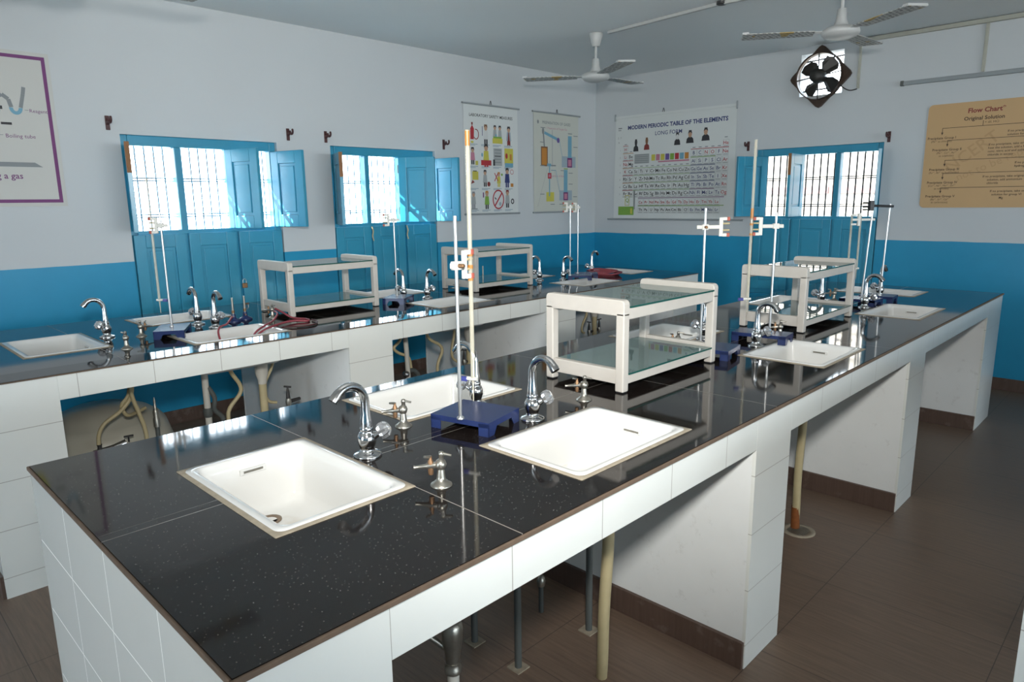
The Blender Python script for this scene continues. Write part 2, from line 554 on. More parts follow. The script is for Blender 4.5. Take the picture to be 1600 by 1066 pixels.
struct(MB().box(XL + 0.012, XR, YB - 0.012, YB, 0, 0.10).build('baseboard_back', M['skirt'], bevel=0.002))
# sunshade slabs and the yard outside
struct(MB().box(XL - TH - 0.24, XL - TH, 1.3, 4.6, 2.14, 2.22).build('sunshade_slab_1', M['outside']))  # unseen slab over both windows, sized to keep sun off upper shutters
struct(MB().box(-40, 30, -30, 40, -0.5, -0.4).build('ground_outside', M['outside_ground']))
struct(MB().box(-9, 6, 11.0, 11.3, -0.4, 2.9).build('exterior_wall', M['outside']))
_b = MB()
for x in range(-9, 6):
    _b.box(x, x + 0.96, 10.96, 10.999, 1.62, 1.72)
struct(_b.build('exterior_band', M['outside_pink']))

# ------------------------------------------------------------------ windows
def make_window(name, origin, u, n, width, angles, label, raw, bar_m, bar_r):
    """origin: opening's near-left corner on the inner wall face; u along the wall, n into the room"""
    u, n, o = Vector(u), Vector(n), Vector(origin)
    root = bpy.data.objects.new(name, None); COL.objects.link(root)
    struct(root, label, 'window')
    P = lambda a, d, z: o + u * a + n * d + Vector((0, 0, z))
    def ubox(b, a0, a1, d0, d1, z0, z1):
        b.obox(P((a0 + a1) / 2, (d0 + d1) / 2, (z0 + z1) / 2), u * (a1 - a0) / 2, n * (d1 - d0) / 2, Vector((0, 0, (z1 - z0) / 2)))
    zb, zt, zm = 0.62, 2.02, 1.372
    f = MB()
    ubox(f, 0, 0.05, -0.10, -0.03, zb, zt); ubox(f, width - 0.05, width, -0.10, -0.03, zb, zt)
    ubox(f, 0.05, width - 0.05, -0.10, -0.025, zt - 0.068, zt); ubox(f, 0.05, width - 0.05, -0.10, -0.03, zb, zb + 0.05)
    ubox(f, 0.05, width - 0.05, -0.10, -0.028, zm - 0.014, zm + 0.014)
    f.build('frame', M['blue_wood'], root, bevel=0.004)
    m1, m2 = width / 3, 2 * width / 3
    for mm in (m1, m2):
        k = MB(); ubox(k, mm - 0.022, mm + 0.022, -0.099, -0.029, zb + 0.05, zt - 0.068)
        k.build('mullion', M['blue_wood'], root, bevel=0.004)
    g = MB()
    nb = int((width - 0.1) / 0.062)
    for i in range(nb + 1):
        a = 0.06 + i * (width - 0.12) / nb
        g.tube([P(a, -0.135, zb), P(a, -0.135, zt)], bar_r, 6)
    for z in (1.735, 1.485, 1.2, 0.95):
        for dz in (-0.009, 0.009):
            ubox(g, 0, width, -0.145, -0.125, z + dz - 0.004, z + dz + 0.004)
    g.build('grille', bar_m, root)
    def leaf(hinge_a, sgn, ang, w, z0, z1, partname, handle):
        """sgn +1: closed direction +u, -1: closed direction -u"""
        a = math.radians(ang)
        d = (u * sgn) * math.cos(a) + n * math.sin(a)
        t = Vector((0, 0, 1)).cross(d) * sgn
        h = P(hinge_a, -0.012, 0)
        def lb(b, p0, p1, q0, q1, za, zc):
            b.obox(h + d * (p0 + p1) / 2 + t * (q0 + q1) / 2 + Vector((0, 0, (za + zc) / 2)), d * (p1 - p0) / 2, t * (q1 - q0) / 2, Vector((0, 0, (zc - za) / 2)))
        b = MB()
        sw = 0.075
        T = 0.014
        lb(b, 0, sw, -T, T, z0, z1); lb(b, w - sw, w, -T, T, z0, z1)
        lb(b, sw, w - sw, -T, T, z1 - 0.09, z1); lb(b, sw, w - sw, -T, T, z0, z0 + 0.09)
        lb(b, sw, w - sw, -0.004, 0.004, z0 + 0.09, z1 - 0.09)
        lb(b, sw + 0.022, w - sw - 0.022, -0.010, 0.010, z0 + 0.112, z1 - 0.112)
        o_ = b.build(partname, M['blue_wood'], root, bevel=0.003)
        hb = MB()
        if handle == 'pull':
            for s2 in (-1, 1):
                lb(hb, w - 0.045, w - 0.030, s2 * T, s2 * (T + 0.006), (z0 + z1) / 2 - 0.06, (z0 + z1) / 2 + 0.06)
            hb.build('pull_handle', M['blue_wood'], o_, bevel=0.002)
        elif handle == 'bolt':
            q = T
            lb(hb, w - 0.05, w - 0.035, q, q + 0.012, z1 - 0.16, z1 - 0.02)
            lb(hb, w - 0.055, w - 0.030, q, q + 0.006, z1 - 0.13, z1 - 0.09)
            hb.build('bolt', M['blue_wood'], o_, bevel=0.002)
            h2 = MB()
            zc = z0 + (z1 - z0) * 0.42
            h2.tube([h + d * (w - 0.04) + t * (T) + Vector((0, 0, zc + 0.05)), h + d * (w - 0.04) + t * (T + 0.025) + Vector((0, 0, zc + 0.05)),
                     h + d * (w - 0.04) + t * (T + 0.025) + Vector((0, 0, zc - 0.05)), h + d * (w - 0.04) + t * T + Vector((0, 0, zc - 0.05))], 0.005, 6)
            h2.build('pull_handle', M['blue_wood'], o_)
        elif handle == 'edge':
            for zz in (z0 + 0.1, z1 - 0.1):
                hb.tube([h - d * 0.006 + Vector((0, 0, zz - 0.035)), h - d * 0.006 + Vector((0, 0, zz + 0.035))], 0.006, 8)
            hb.build('hinge', M['dark_iron'], o_)
        if partname == 'upper_shutter' and raw and raw == (round(hinge_a, 2), sgn):
            e = MB()
            lb(e, w, w + 0.002, -T, T, z1 - 0.19, z1)
            e.build('bare_wood_edge', M['raw_wood'], o_)
        return o_
    lw = width / 3 - 0.03
    (h1, s1, a1), (h2, s2, a2), (h3, s3, a3) = angles
    for (hh, ss, aa) in angles:
        leaf(hh, ss, aa, lw, zm + 0.014, zt - 0.07, 'upper_shutter', 'edge')
    for i in range(3):
        a0 = i * width / 3 + 0.012
        leaf(a0, 1, 0, width / 3 - 0.024, zb + 0.05, zm - 0.012, 'lower_shutter', 'bolt')
    return root

w1 = make_window('window_1', (XL, WA[0], 0), (0, 1, 0), (1, 0, 0), 1.10,
            ((0.035, 1, 107), (0.70, -1, 105), (1.06, -1, 103)), 'blue shuttered window nearest the apparatus poster with the purple border', (0.04, 1), M['iron_blue'], 0.0055)
w2 = make_window('window_2', (XL, WB_[0], 0), (0, 1, 0), (1, 0, 0), 1.10,
            ((0.035, 1, 113), (0.69, -1, 122), (1.07, -1, 96)), 'blue shuttered window beside the laboratory safety chart', (0.04, 1), M['iron_blue'], 0.0055)
w3 = make_window('window_3', (WC[0], YB, 0), (1, 0, 0), (0, -1, 0), 1.15,
            ((0.108, 1, 114), (0.462, 1, 87), (1.12, -1, 107)), 'blue shuttered window under the exhaust fan', (0.46, 1), M['dark_iron'], 0.0075)
# a padlock on the first window and string ties on the second
def plock(loc, label):
    t = thing('padlock', label, 'padlock', loc)
    MB().box(-0.008, 0.008, -0.02, 0.02, -0.05, -0.012).build('body', M['brass'], t, bevel=0.004)
    MB().tube(smooth_path([(0, -0.013, -0.012), (0, -0.013, 0.008), (0, 0, 0.02), (0, 0.013, 0.008), (0, 0.013, -0.012)], 4), 0.003, 6).build('shackle', M['steel'], t)
plock((XL + 0.02, 2.345, 0.985), 'small brass padlock hanging on the closed lower blue shutter')
for yy, lb_ in ((3.525, 'pale string tie on the first lower shutter of the window beside the safety chart'), (3.90, 'pale string tie on the far lower shutter of the window beside the safety chart')):
    b = MB().tube(smooth_path([(0, 0, 0.01), (0.012, 0.004, -0.03), (0.010, -0.004, -0.07), (0.012, 0.006, -0.11)], 4), [0.006] * 13, 6)
    tag(b.build('string_tie', M['hose'], loc=(XL + 0.012, yy, 1.345)), lb_, 'string', 'string ties on the shutters')

# ------------------------------------------------------------------ benches
ZT = 0.89
def slab_with_holes(b, x0, x1, y0, y1, z0, z1, holes, dip=0.0):
    xs = sorted({x0, x1} | ({x1 - 0.135} if dip else set()) | {h[0] for h in holes} | {h[1] for h in holes})
    ys = sorted({y0, y1} | {h[2] for h in holes} | {h[3] for h in holes})
    hole = lambda x, y: any(h[0] < x < h[1] and h[2] < y < h[3] for h in holes)
    vid = {}
    def V(x, y, z):
        k = (round(x, 5), round(y, 5), z)
        if k not in vid:
            vid[k] = len(b.v); b.v.append(Vector((x, y, z - (dip if abs(x - x1) < 1e-6 and z == z1 else 0.0))))
        return vid[k]
    def q(*k):
        b.f.append(list(k)); b.mi.append(b.cur); b.sm.append(False)
    for i in range(len(xs) - 1):
        for j in range(len(ys) - 1):
            a, c, d, e = xs[i], xs[i + 1], ys[j], ys[j + 1]
            if hole((a + c) / 2, (d + e) / 2): continue
            for z in (z0, z1):
                q(V(a, d, z), V(c, d, z), V(c, e, z), V(a, e, z))
            for (xa, ya, xb, yb, nx, ny) in ((a, d, a, e, -1, 0), (c, d, c, e, 1, 0), (a, d, c, d, 0, -1), (a, e, c, e, 0, 1)):
                mx, my = (xa + xb) / 2 + nx * 1e-3, (ya + yb) / 2 + ny * 1e-3
                if mx < x0 or mx > x1 or my < y0 or my > y1 or hole(mx, my):
                    q(V(xa, ya, z0), V(xb, yb, z0), V(xb, yb, z1), V(xa, ya, z1))

def make_bench(name, label, x0, x1, y0, y1, pillars, sinks, m_first, m_rest, fz=0.775, dip=0.0, end_skirt=False):
    root = thing(name, label, 'lab bench', ((x0 + x1) / 2, (y0 + y1) / 2, 0), group='tiled lab benches')
    off = -root.location
    def bl(b, nm, m, par=root, bevel=0.0):
        return b.build(nm, m, par, bevel=bevel, loc=off if par is root else None)
    holes = [(cx - sx / 2 + 0.004, cx + sx / 2 - 0.004, cy - sy / 2 + 0.004, cy + sy / 2 - 0.004) for cx, cy, sx, sy in sinks]
    b = MB(); slab_with_holes(b, x0, x1, y0, y1, 0.8775, ZT, holes, dip)
    bl(b, 'worktop', M['granite'])
    b = MB()
    e = 0.006
    for xa, xb in ((x0 - e, x0), (x1, x1 + e)):
        b.box(xa, xb, y0 - e, y1 + e, 0.878, ZT - 0.001 - dip)
    for ya, yb in ((y0 - e, y0), (y1, y1 + e)):
        b.box(x0, x1, ya, yb, 0.878, ZT - 0.001 - dip)
    bl(b, 'worktop_edge', M['edge'], bevel=0.002)
    # concrete slab under the stone, open where the sinks hang
    b = MB(); slab_with_holes(b, x0 + 0.03, x1 - 0.03, y0 + 0.03, y1 - 0.03, 0.80, 0.877, holes)
    bl(b, 'slab', M['plaster'])
    for s, xa, xb in ((-1, x0, x0 + 0.028), (1, x1 - 0.028, x1)):
        for i in range(len(pillars) - 1):
            b = MB().box(xa, xb, pillars[i][1], pillars[i + 1][0], fz, 0.877)
            bl(b, 'fascia', m_first if i == 0 else m_rest, bevel=0.0015)
    for i, (p0, p1) in enumerate(pillars):
        b = MB().box(x0 + 0.012, x1 - 0.012, p0 + (0.012 if i == 0 else 0.002), p1 - (0.012 if i == len(pillars) - 1 else 0.002), 0, 0.80)
        pl = bl(b, 'pillar', M['plaster'])
        for xa, xb in ((x0, x0 + 0.012), (x1 - 0.012, x1)):
            MB().box(xa, xb, p0, p1, 0.0, 0.877).build('tile_facing', M['tile_rows'], pl)
        if i == 0:
            MB().box(x0 + 0.012, x1 - 0.012, p0, p0 + 0.012, 0.0, 0.877).build('end_tiles', M['tile_end'], pl)
        elif i == len(pillars) - 1:
            MB().box(x0 + 0.012, x1 - 0.012, p1 - 0.012, p1, 0.0, 0.877).build('end_tiles', M['tile_end'], pl)
        if i > 0 or end_skirt: MB().box(x0 + 0.004, x1 - 0.004, p0 - 0.012, p0 + 0.004, 0, 0.098).build('skirting', M['skirt'], pl, bevel=0.002)
        if i < len(pillars) - 1: MB().box(x0 + 0.004, x1 - 0.004, p1 - 0.004, p1 + 0.012, 0, 0.098).build('skirting', M['skirt'], pl, bevel=0.002)
    return root

def rr(hx, hy, r, z, n=5):
    pts = []
    for cx, cy, a0 in ((hx - r, hy - r, 0), (-hx + r, hy - r, 90), (-hx + r, -hy + r, 180), (hx - r, -hy + r, 270)):
        for k in range(n + 1):
            a = math.radians(a0 + 90 * k / n)
            pts.append(Vector((cx + r * math.cos(a), cy + r * math.sin(a), z)))
    return pts
def make_sink(label, cx, cy, sx, sy, od):
    """od: direction of the overflow end, e.g. (-1, 0)"""
    t = thing('ceramic_sink', label, 'sink', (cx, cy, ZT), group='white sinks set in the black worktops')
    hx, hy = sx / 2, sy / 2
    b = MB()
    b.loft([rr(hx, hy, 0.022, 0.001), rr(hx - 0.002, hy - 0.002, 0.022, 0.005), rr(hx - 0.017, hy - 0.017, 0.024, 0.0055),
            rr(hx - 0.024, hy - 0.024, 0.026, 0.001), rr(hx - 0.030, hy - 0.030, 0.028, -0.02), rr(hx - 0.040, hy - 0.040, 0.034, -0.125),
            rr(hx - 0.050, hy - 0.050, 0.036, -0.146), rr(hx - 0.070, hy - 0.070, 0.03, -0.153), rr(hx - 0.12, hy - 0.12, 0.015, -0.155)], cap=False)
    last = rr(hx - 0.12, hy - 0.12, 0.015, -0.155)
    b.add(last, [tuple(range(len(last)))], True)
    # outer shell seen from under the bench
    b.loft([rr(hx - 0.006, hy - 0.006, 0.03, 0.0), rr(hx - 0.012, hy - 0.012, 0.035, -0.14), rr(hx - 0.04, hy - 0.04, 0.04, -0.168)], cap=True, cap0=False)
    b.build('basin', M['ceramic'], t)
    g = MB()
    g.loft([rr(hx + 0.011, hy + 0.011, 0.003, 0.0004), rr(hx + 0.010, hy + 0.010, 0.003, 0.0022), rr(hx - 0.002, hy - 0.002, 0.022, 0.003)], cap=False)
    g.build('grout_seal', M['grout'], t)
    ox, oy = od
    ex, ey = ox * (hx - 0.11), oy * (hy - 0.11)
    MB().lathe([(0.030, 0), (0.030, 0.003), (0.022, 0.003), (0.018, 0.0), (0.004, 0.0)], (ex, ey, -0.1548), n=18).build('drain', M['drain'], t)
    # overflow slot near the rim of the end wall
    px, py = ox * (hx - 0.0335), oy * (hy - 0.0335)
    a = Vector((0.032, 0, 0)) if oy else Vector((0, 0.032, 0))
    nn = Vector((ox, oy, 0))
    fr = MB().mat(M['ceramic'])
    fr.obox(Vector((px, py, -0.034)), a * 1.12, nn * 0.004, Vector((0, 0, 0.0075)))
    fr.mat(M['nickel'])
    fr.obox(Vector((px, py, -0.034)) - nn * 0.0035, a * 0.85, nn * 0.001, Vector((0, 0, 0.0035)))
    fr.build('overflow_slot', None, t, bevel=0.002)
    return t

ISL = [(-1.51, 0.768, 0.50, 0.335), (-1.163, 1.497, 0.342, 0.495), (-1.843, 1.490, 0.345, 0.495), (-1.165, 3.010, 0.345, 0.465),
       (-1.840, 3.000, 0.345, 0.475), (-1.185, 4.497, 0.32, 0.53), (-1.850, 4.480, 0.36, 0.51), (-1.56, 5.385, 0.50, 0.33)]
IL = ['white ceramic sink across the near end of the near bench', 'white ceramic sink at the walkway edge in front of the nearest blue stand',
      'white ceramic sink behind the near blue stand and burette', 'white ceramic sink on the walkway side between the two racks of the near bench',
      'white ceramic sink seen through the legs of the near glass rack', 'white ceramic sink just past the far rack on the walkway side',
      'white ceramic sink seen through the legs of the far rack', 'white ceramic sink across the far end of the near bench']
ID = [(-1, 0), (0, 1), (0, 1), (0, 1), (0, 1), (0, 1), (0, 1), (1, 0)]
make_bench('island_bench', 'long black-topped white-tiled bench filling the front of the room', -2.10, -0.90, 0.343, 5.80,
           [(0.343, 0.614), (2.015, 2.275), (3.655, 3.92), (5.37, 5.80)], ISL, M['tile_bay'], M['tile_far'])
for s, l, d in zip(ISL, IL, ID):
    make_sink(l, *s, d)
FAR = [(-3.935, 0.820, 0.52, 0.345), (-3.570, 1.535, 0.34, 0.49), (-4.315, 1.56, 0.34, 0.49), (-3.575, 3.06, 0.345, 0.47), (-4.28, 3.07, 0.345, 0.47),
       (-3.585, 4.56, 0.35, 0.49), (-4.29, 4.52, 0.35, 0.49), (-3.90, 5.48, 0.50, 0.33)]
FL = ['white ceramic sink across the near end of the window-side bench', 'white ceramic sink holding a loop of red tubing',
      'white ceramic sink behind the two swan-neck taps below the first window', 'white ceramic sink on the window-side bench in front of the rack by the safety chart',
      'white ceramic sink between the two racks, on the window side of the far bench', 'white ceramic sink on the window-side bench past its second rack',
      'white ceramic sink below the safety chart on the wall side of the far bench', 'white ceramic sink behind the coil of red tubing in the room corner']
make_bench('window_side_bench', 'black-topped white-tiled bench along the wall with two windows', -4.64, -3.25, 0.39, 5.80,
           [(0.39, 0.668), (2.045, 2.334), (3.68, 4.012), (5.39, 5.80)], FAR, M['tile_far'], M['tile_bay'], dip=0.0055, end_skirt=True)
for s, l, d in zip(FAR, FL, ID):
    make_sink(l, *s, d if l != FL[0] else (0, 1))
make_bench('walkway_bench', 'white-tiled bench whose corner just enters the bottom right of the view', -0.150, 1.06, 1.62, 5.80,
           [(1.62, 1.89), (2.8, 3.07), (4.0, 4.27), (5.5, 5.80)], [], M['tile_bay'], M['tile_far'])

# ------------------------------------------------------------------ swan-neck taps
def make_tap(label, loc, spout_dir, knob_dir):
    t = thing('swan_neck_tap', label, 'tap', loc, spout_dir, group='chrome swan-neck taps')
    k = knob_dir - spout_dir
    b = MB()
    b.lathe([(0.037, 0), (0.038, 0.004), (0.034, 0.008), (0.026, 0.010), (0.021, 0.014), (0.018, 0.020), (0.021, 0.028), (0.0245, 0.040), (0.0240, 0.054),
             (0.020, 0.064), (0.0165, 0.068), (0.0175, 0.072), (0.0175, 0.078), (0.0155, 0.082)], n=24)
    b.build('body', M['chrome'], t)
    pts, rad = [], []
    for z, r in ((0.078, 0.0160), (0.10, 0.0150), (0.115, 0.0122), (0.15, 0.0118)):
        pts.append((0, 0, z)); rad.append(r)
    R = 0.047
    for i in range(1, 13):
        a = PI - i * (PI * 0.80) / 12
        pts.append((R + R * math.cos(a), 0, 0.150 + R * math.sin(a) * 1.05)); rad.append(0.0112 if i < 9 else 0.0112 + (i - 8) * 0.0005)
    b = MB().tube(pts, rad, 14)
    b.build('spout', M['chrome'], t)
    e = Vector(pts[-1]); dr = (e - Vector(pts[-2])).normalized()
    MB().tube([e - dr * 0.004, e + dr * 0.002, e + dr * 0.014], [0.0132, 0.0140, 0.0136], 14).build('aerator', M['chrome'], t)
    d = Vector((math.cos(k) * 0.86, math.sin(k) * 0.86, 0.5)).normalized()
    b = MB().lathe([(0.012, 0.010), (0.010, 0.028), (0.008, 0.034), (0.008, 0.040)], (0, 0, 0.044), d, n=14)
    st = b.build('knob_stem', M['chrome'], t)
    rings = []
    s = d.cross(Vector((0, 0, 1))).normalized(); u = d.cross(s)
    for r, z in ((0.010, 0.036), (0.021, 0.041), (0.024, 0.050), (0.0225, 0.062), (0.015, 0.069), (0.004, 0.071)):
        rings.append([Vector((0, 0, 0.044)) + d * z + (s * math.cos(2 * PI * q / 20) + u * math.sin(2 * PI * q / 20)) * r * (1.0 if q % 2 else 0.86) for q in range(20)])
    MB().loft(rings, True, False).build('knob', M['crystal'], t)
    return t
RD = math.radians
TAPS = [((-1.510, 0.988), -90, 45, 'chrome swan-neck tap behind the sink at the near end of the near bench'),
        ((-1.397, 1.516), 0, 40, 'chrome swan-neck tap reaching over the second nearest sink, beside the blue stand'),
        ((-1.640, 1.503), 180, 205, 'chrome swan-neck tap behind the burette of the nearest blue stand'),
        ((-1.375, 3.006), 0, 30, 'chrome swan-neck tap between the two blue stands in the middle of the near bench'),
        ((-1.634, 2.998), 180, 205, 'chrome swan-neck tap seen through the end of the near glass rack'),
        ((-1.395, 4.520), 0, 10, 'chrome swan-neck tap before the tall stands past the far rack'),
        ((-1.662, 4.535), 180, 230, 'chrome swan-neck tap seen through the far rack of the near bench'),
        ((-1.490, 5.120), 90, 225, 'chrome swan-neck tap at the far end sink of the near bench'),
        ((-3.965, 1.062), -90, -55, 'chrome swan-neck tap standing alone at the near end of the window-side bench'),
        ((-4.000, 1.540), 180, 190, 'chrome swan-neck tap facing the windows, beside the first blue stand on the far bench'),
        ((-3.812, 1.560), 0, 20, 'chrome swan-neck tap next to the two small burners'),
        ((-3.960, 2.960), 180, 200, 'chrome swan-neck tap right behind the stand between the two far racks'),
        ((-3.845, 3.080), 0, 20, 'chrome swan-neck tap beside the near leg of the rack by the safety chart'),
        ((-3.978, 4.417), 180, 200, 'chrome swan-neck tap at the outer end of the rack by the safety chart'),
        ((-3.840, 4.570), 0, 20, 'chrome swan-neck tap in front of the two thin rods near the corner'),
        ((-3.985, 5.150), 90, 225, 'chrome swan-neck tap rising over the coil of red tubing')]
for (x, y), sd, kd, lb in TAPS:
    make_tap(lb, (x, y, ZT), RD(sd), RD(kd))

# ------------------------------------------------------------------ gas cocks
def make_cock(label, loc, rot, two=False):
    t = thing('gas_cock', label, 'gas tap', loc, rot, group='small nickel gas cocks')
    MB().lathe([(0.026, 0), (0.026, 0.003), (0.019, 0.007), (0.017, 0.010), (0.012, 0.012), (0.0105, 0.022), (0.008, 0.042), (0.006, 0.050)], n=20).build('base', M['nickel'], t)
    b = MB().lathe([(0.004, -0.0145), (0.011, -0.010), (0.0145, 0), (0.011, 0.010), (0.004, 0.0145)], (0, 0, 0.052), n=16)
    b.build('body', M['nickel'], t)
    for s in ((1, -1) if two else (1,)):
        a = RD(12) if s > 0 else RD(140)
        d = Vector((math.cos(a), math.sin(a), -0.10)).normalized()
        o = Vector((0, 0, 0.052))
        nz = MB().tube([o + d * 0.008, o + d * 0.032, o + d * 0.036, o + d * 0.060, o + d * 0.064], [0.008, 0.008, 0.0055, 0.004, 0.0052], 10)
        nz.build('nozzle', M['nickel'], t)
        pv = o + d * 0.024
        MB().lathe([(0.006, -0.022), (0.007, -0.016), (0.007, 0.010), (0.004, 0.016), (0.004, 0.024)], pv, (0, 0, 1), n=10).build('plug', M['brass'] if s > 0 else M['nickel'], t)
        q = Vector((-d.y, d.x, 0)).normalized()
        MB().tube([pv + Vector((0, 0, 0.020)) - q * 0.008, pv + Vector((0, 0, 0.022)), pv + Vector((0, 0, 0.028)) + q * 0.012 + d * 0.014], [0.0028, 0.004, 0.003], 8).build('lever', M['nickel'], t)
        MB().lathe([(0.0065, 0.010), (0.006, 0.022), (0.0075, 0.024), (0.006, 0.031), (0.002, 0.033)], o - d * 0.002, (0, 0, 1), n=10).build('plug', M['nickel'], t)
        MB().tube([o + Vector((0, 0, 0.028)), o - d * 0.026 + q * 0.008 + Vector((0, 0, 0.022))], [0.0040, 0.0030], 8).build('lever', M['nickel'], t)
    return t
COCKS = [((-1.212, 0.993), 215, 'small gas cock with a brass plug by the corner of the nearest sink'),
         ((-1.640, 1.205), 215, 'small gas cock between the nearest tap and the sink behind the burette'),
         ((-1.412, 1.790), 200, 'small gas cock in front of the near glass rack'),
         ((-1.383, 3.277), 200, 'small gas cock in front of the far rack on the near bench'),
         ((-1.600, 2.700), 215, 'small gas cock seen through the near glass rack, beside a blue base'),
         ((-1.640, 4.700), 180, 'small gas cock beside the tap seen through the far rack'),
         ((-3.560, 1.030), 160, 'small gas cock in front of the lone tap on the window-side bench'),
         ((-3.850, 1.190), 90, 'small upright gas cock between the lone tap and the first far stand'),
         ((-3.870, 1.925), 200, 'small gas cock at the leg of the first far rack, joined by red tubing'),
         ((-3.798, 3.330), 180, 'small gas cock at the foot of the rack by the safety chart')]
for (x, y), r, lb in COCKS:
    make_cock(lb, (x, y, ZT), RD(r))

# ------------------------------------------------------------------ glass racks
def make_rack(label, x0, x1, y0, y1, h=0.328):
    t = thing('glass_shelf_rack', label, 'rack', ((x0 + x1) / 2, (y0 + y1) / 2, ZT), group='cream racks with two glass shelves')
    hx, hy, L = (x1 - x0) / 2, (y1 - y0) / 2, 0.034
    for sx in (-1, 1):
        for sy in (-1, 1):
            lg = MB().box(sx * hx, sx * (hx - L), sy * hy, sy * (hy - L), 0.004, h - 0.045).build('leg', M['cream'], t, bevel=0.004)
            MB().box(sx * (hx - 0.003), sx * (hx - L + 0.003), sy * (hy - 0.003), sy * (hy - L + 0.003), 0, 0.004).build('rubber_foot', M['black_plastic'], lg)
    for sy in (-1, 1):
        ya, yb = sy * hy, sy * (hy - L)
        r, top, bot = 0.016, h, h - 0.056
        poly = [(-hx, bot), (hx, bot)] + [(hx - r + r * math.cos(RD(a)), top - r + r * math.sin(RD(a))) for a in (0, 30, 60, 90)] + [(-hx + r + r * math.cos(RD(a)), top - r + r * math.sin(RD(a))) for a in (90, 120, 150, 180)]
        MB().prism(poly, lambda u, v, d: Vector((u, ya + (yb - ya) * d, v)), 1.0).build('end_rail', M['cream'], t, bevel=0.003)
        MB().box(-hx + L, hx - L, min(sy * (hy - 0.004), sy * (hy - L + 0.004)), max(sy * (hy - 0.004), sy * (hy - L + 0.004)), 0.030, 0.082).build('cross_rail', M['cream'], t, bevel=0.003)
    for sx in (-1, 1):
        for za, zb in ((h - 0.070, h - 0.030), (0.030, 0.062)):
            MB().box(min(sx * (hx - 0.003), sx * (hx - 0.030)), max(sx * (hx - 0.003), sx * (hx - 0.030)), -hy + L, hy - L, za, zb).build('side_rail', M['cream'], t, bevel=0.003)
    for z in (h - 0.029, 0.063):
        g = MB().mat(M['glass_edge'])
        gx, gy = hx + 0.002, hy - L - 0.002
        for e in ((-gx, -gx + 0.0015, -gy, gy), (gx - 0.0015, gx, -gy, gy), (-gx, gx, -gy, -gy + 0.0015), (-gx, gx, gy - 0.0015, gy)):
            pass
        MB().box(-gx + 0.0015, gx - 0.0015, -gy + 0.0015, gy - 0.0015, z, z + 0.006).build('glass_shelf', M['glass'], t)
        e = MB()
        e.box(-gx, -gx + 0.0015, -gy, gy, z, z + 0.006).box(gx - 0.0015, gx, -gy, gy, z, z + 0.006)
        e.box(-gx + 0.0015, gx - 0.0015, -gy, -gy + 0.0015, z, z + 0.006).box(-gx + 0.0015, gx - 0.0015, gy - 0.0015, gy, z, z + 0.006)
        e.build('glass_edge', M['glass_edge'], t)
    return t
make_rack('cream rack with two glass shelves nearest the camera', -1.708, -1.354, 1.932, 2.585)
make_rack('cream rack with two glass shelves reflecting the window, farther along the near bench', -1.675, -1.335, 3.440, 4.130)
make_rack('cream rack with two glass shelves between the two windows, near the red tubing', -4.165, -3.785, 1.998, 2.630)
make_rack('cream rack with two glass shelves below the safety chart', -4.180, -3.790, 3.500, 4.130)

# ------------------------------------------------------------------ burette stands
def make_stand(label, loc, rot, rod_xy, rod_top=0.625, lean=(0, 0), base=(0.205, 0.150)):
    t = thing('retort_stand', label, 'stand', loc, rot, group='blue-based retort stands')
    bx, by, hh = base[0] / 2, base[1] / 2, 0.042
    b = MB()
    b.box(-bx, bx, -by, by, hh - 0.004, hh)
    # folded long skirts and arched feet at both short ends
    for sy in (-1, 1):
        b.box(-bx, bx, min(sy * by, sy * (by - 0.003)), max(sy * by, sy * (by - 0.003)), hh - 0.016, hh - 0.004)
    for sx in (-1, 1):
        xa, xb = min(sx * bx, sx * (bx - 0.003)), max(sx * bx, sx * (bx - 0.003))
        b.box(xa, xb, -by, by, hh - 0.018, hh - 0.004)
        for sy in (-1, 1):
            poly = [(sy * by, 0.0), (sy * by, hh - 0.018), (sy * (by - 0.045), hh - 0.018), (sy * (by - 0.030), 0.0)]
            b.prism(poly, lambda u, v, d: Vector((xa + (xb - xa) * d, u, v)), 1.0)
            b.box(min(sx * bx, sx * (bx - 0.035)), max(sx * bx, sx * (bx - 0.035)), min(sy * by, sy * (by - 0.003)), max(sy * by, sy * (by - 0.003)), 0, hh - 0.004)
    b.build('base', M['blue_steel'], t)
    rx, ry = rod_xy
    top = Vector((rx + lean[0], ry + lean[1], rod_top))
    MB().tube([(rx, ry, hh - 0.002), top], 0.0052, 12).build('rod', M['steel'], t)
    MB().lathe([(0.011, 0), (0.011, 0.005), (0.008, 0.008)], (rx, ry, hh), n=12).build('rod_nut', M['steel'], t)
    return t
def add_clamp(t, origin, d, z, length, mat, jaws=True, tail=0.022):
    """burette clamp: arm from the rod along d (local xy angle), T-shaped jaw plate with two padded pairs of jaws"""
    o = Vector((origin[0], origin[1], z)); d = Vector((math.cos(d), math.sin(d), 0)); q = Vector((-d.y, d.x, 0)); Z = Vector((0, 0, 1))
    b = MB()
    b.obox(o + d * (length / 2 - tail / 2), d * (length + tail) / 2, q * 0.006, Z * 0.008)
    b.obox(o, d * 0.013, q * 0.010, Z * 0.012)
    b.obox(o + d * (length + 0.006), d * 0.008, q * 0.005, Z * 0.040)
    for s in (-1, 1):
        b.obox(o + d * (length + 0.024) + Z * s * 0.034, d * 0.013, q * 0.006, Z * 0.007)
    c = b.build('clamp', mat, t, bevel=0.002)
    for s in (-1, 1):
        MB().obox(o + d * (length + 0.036) + Z * s * 0.034, d * 0.006, q * 0.009, Z * 0.008).build('jaw_pad', M['pad'], c, bevel=0.002)
        MB().tube([o + d * (length + 0.010) + Z * s * 0.014, o + d * (length + 0.042) + Z * s * 0.014], 0.004, 8).build('jaw_finger', M['hose'], c)
    MB().lathe([(0.006, 0), (0.006, 0.02), (0.0045, 0.022)], o - q * 0.006, -q, n=10).build('screw', M['brass'], c)
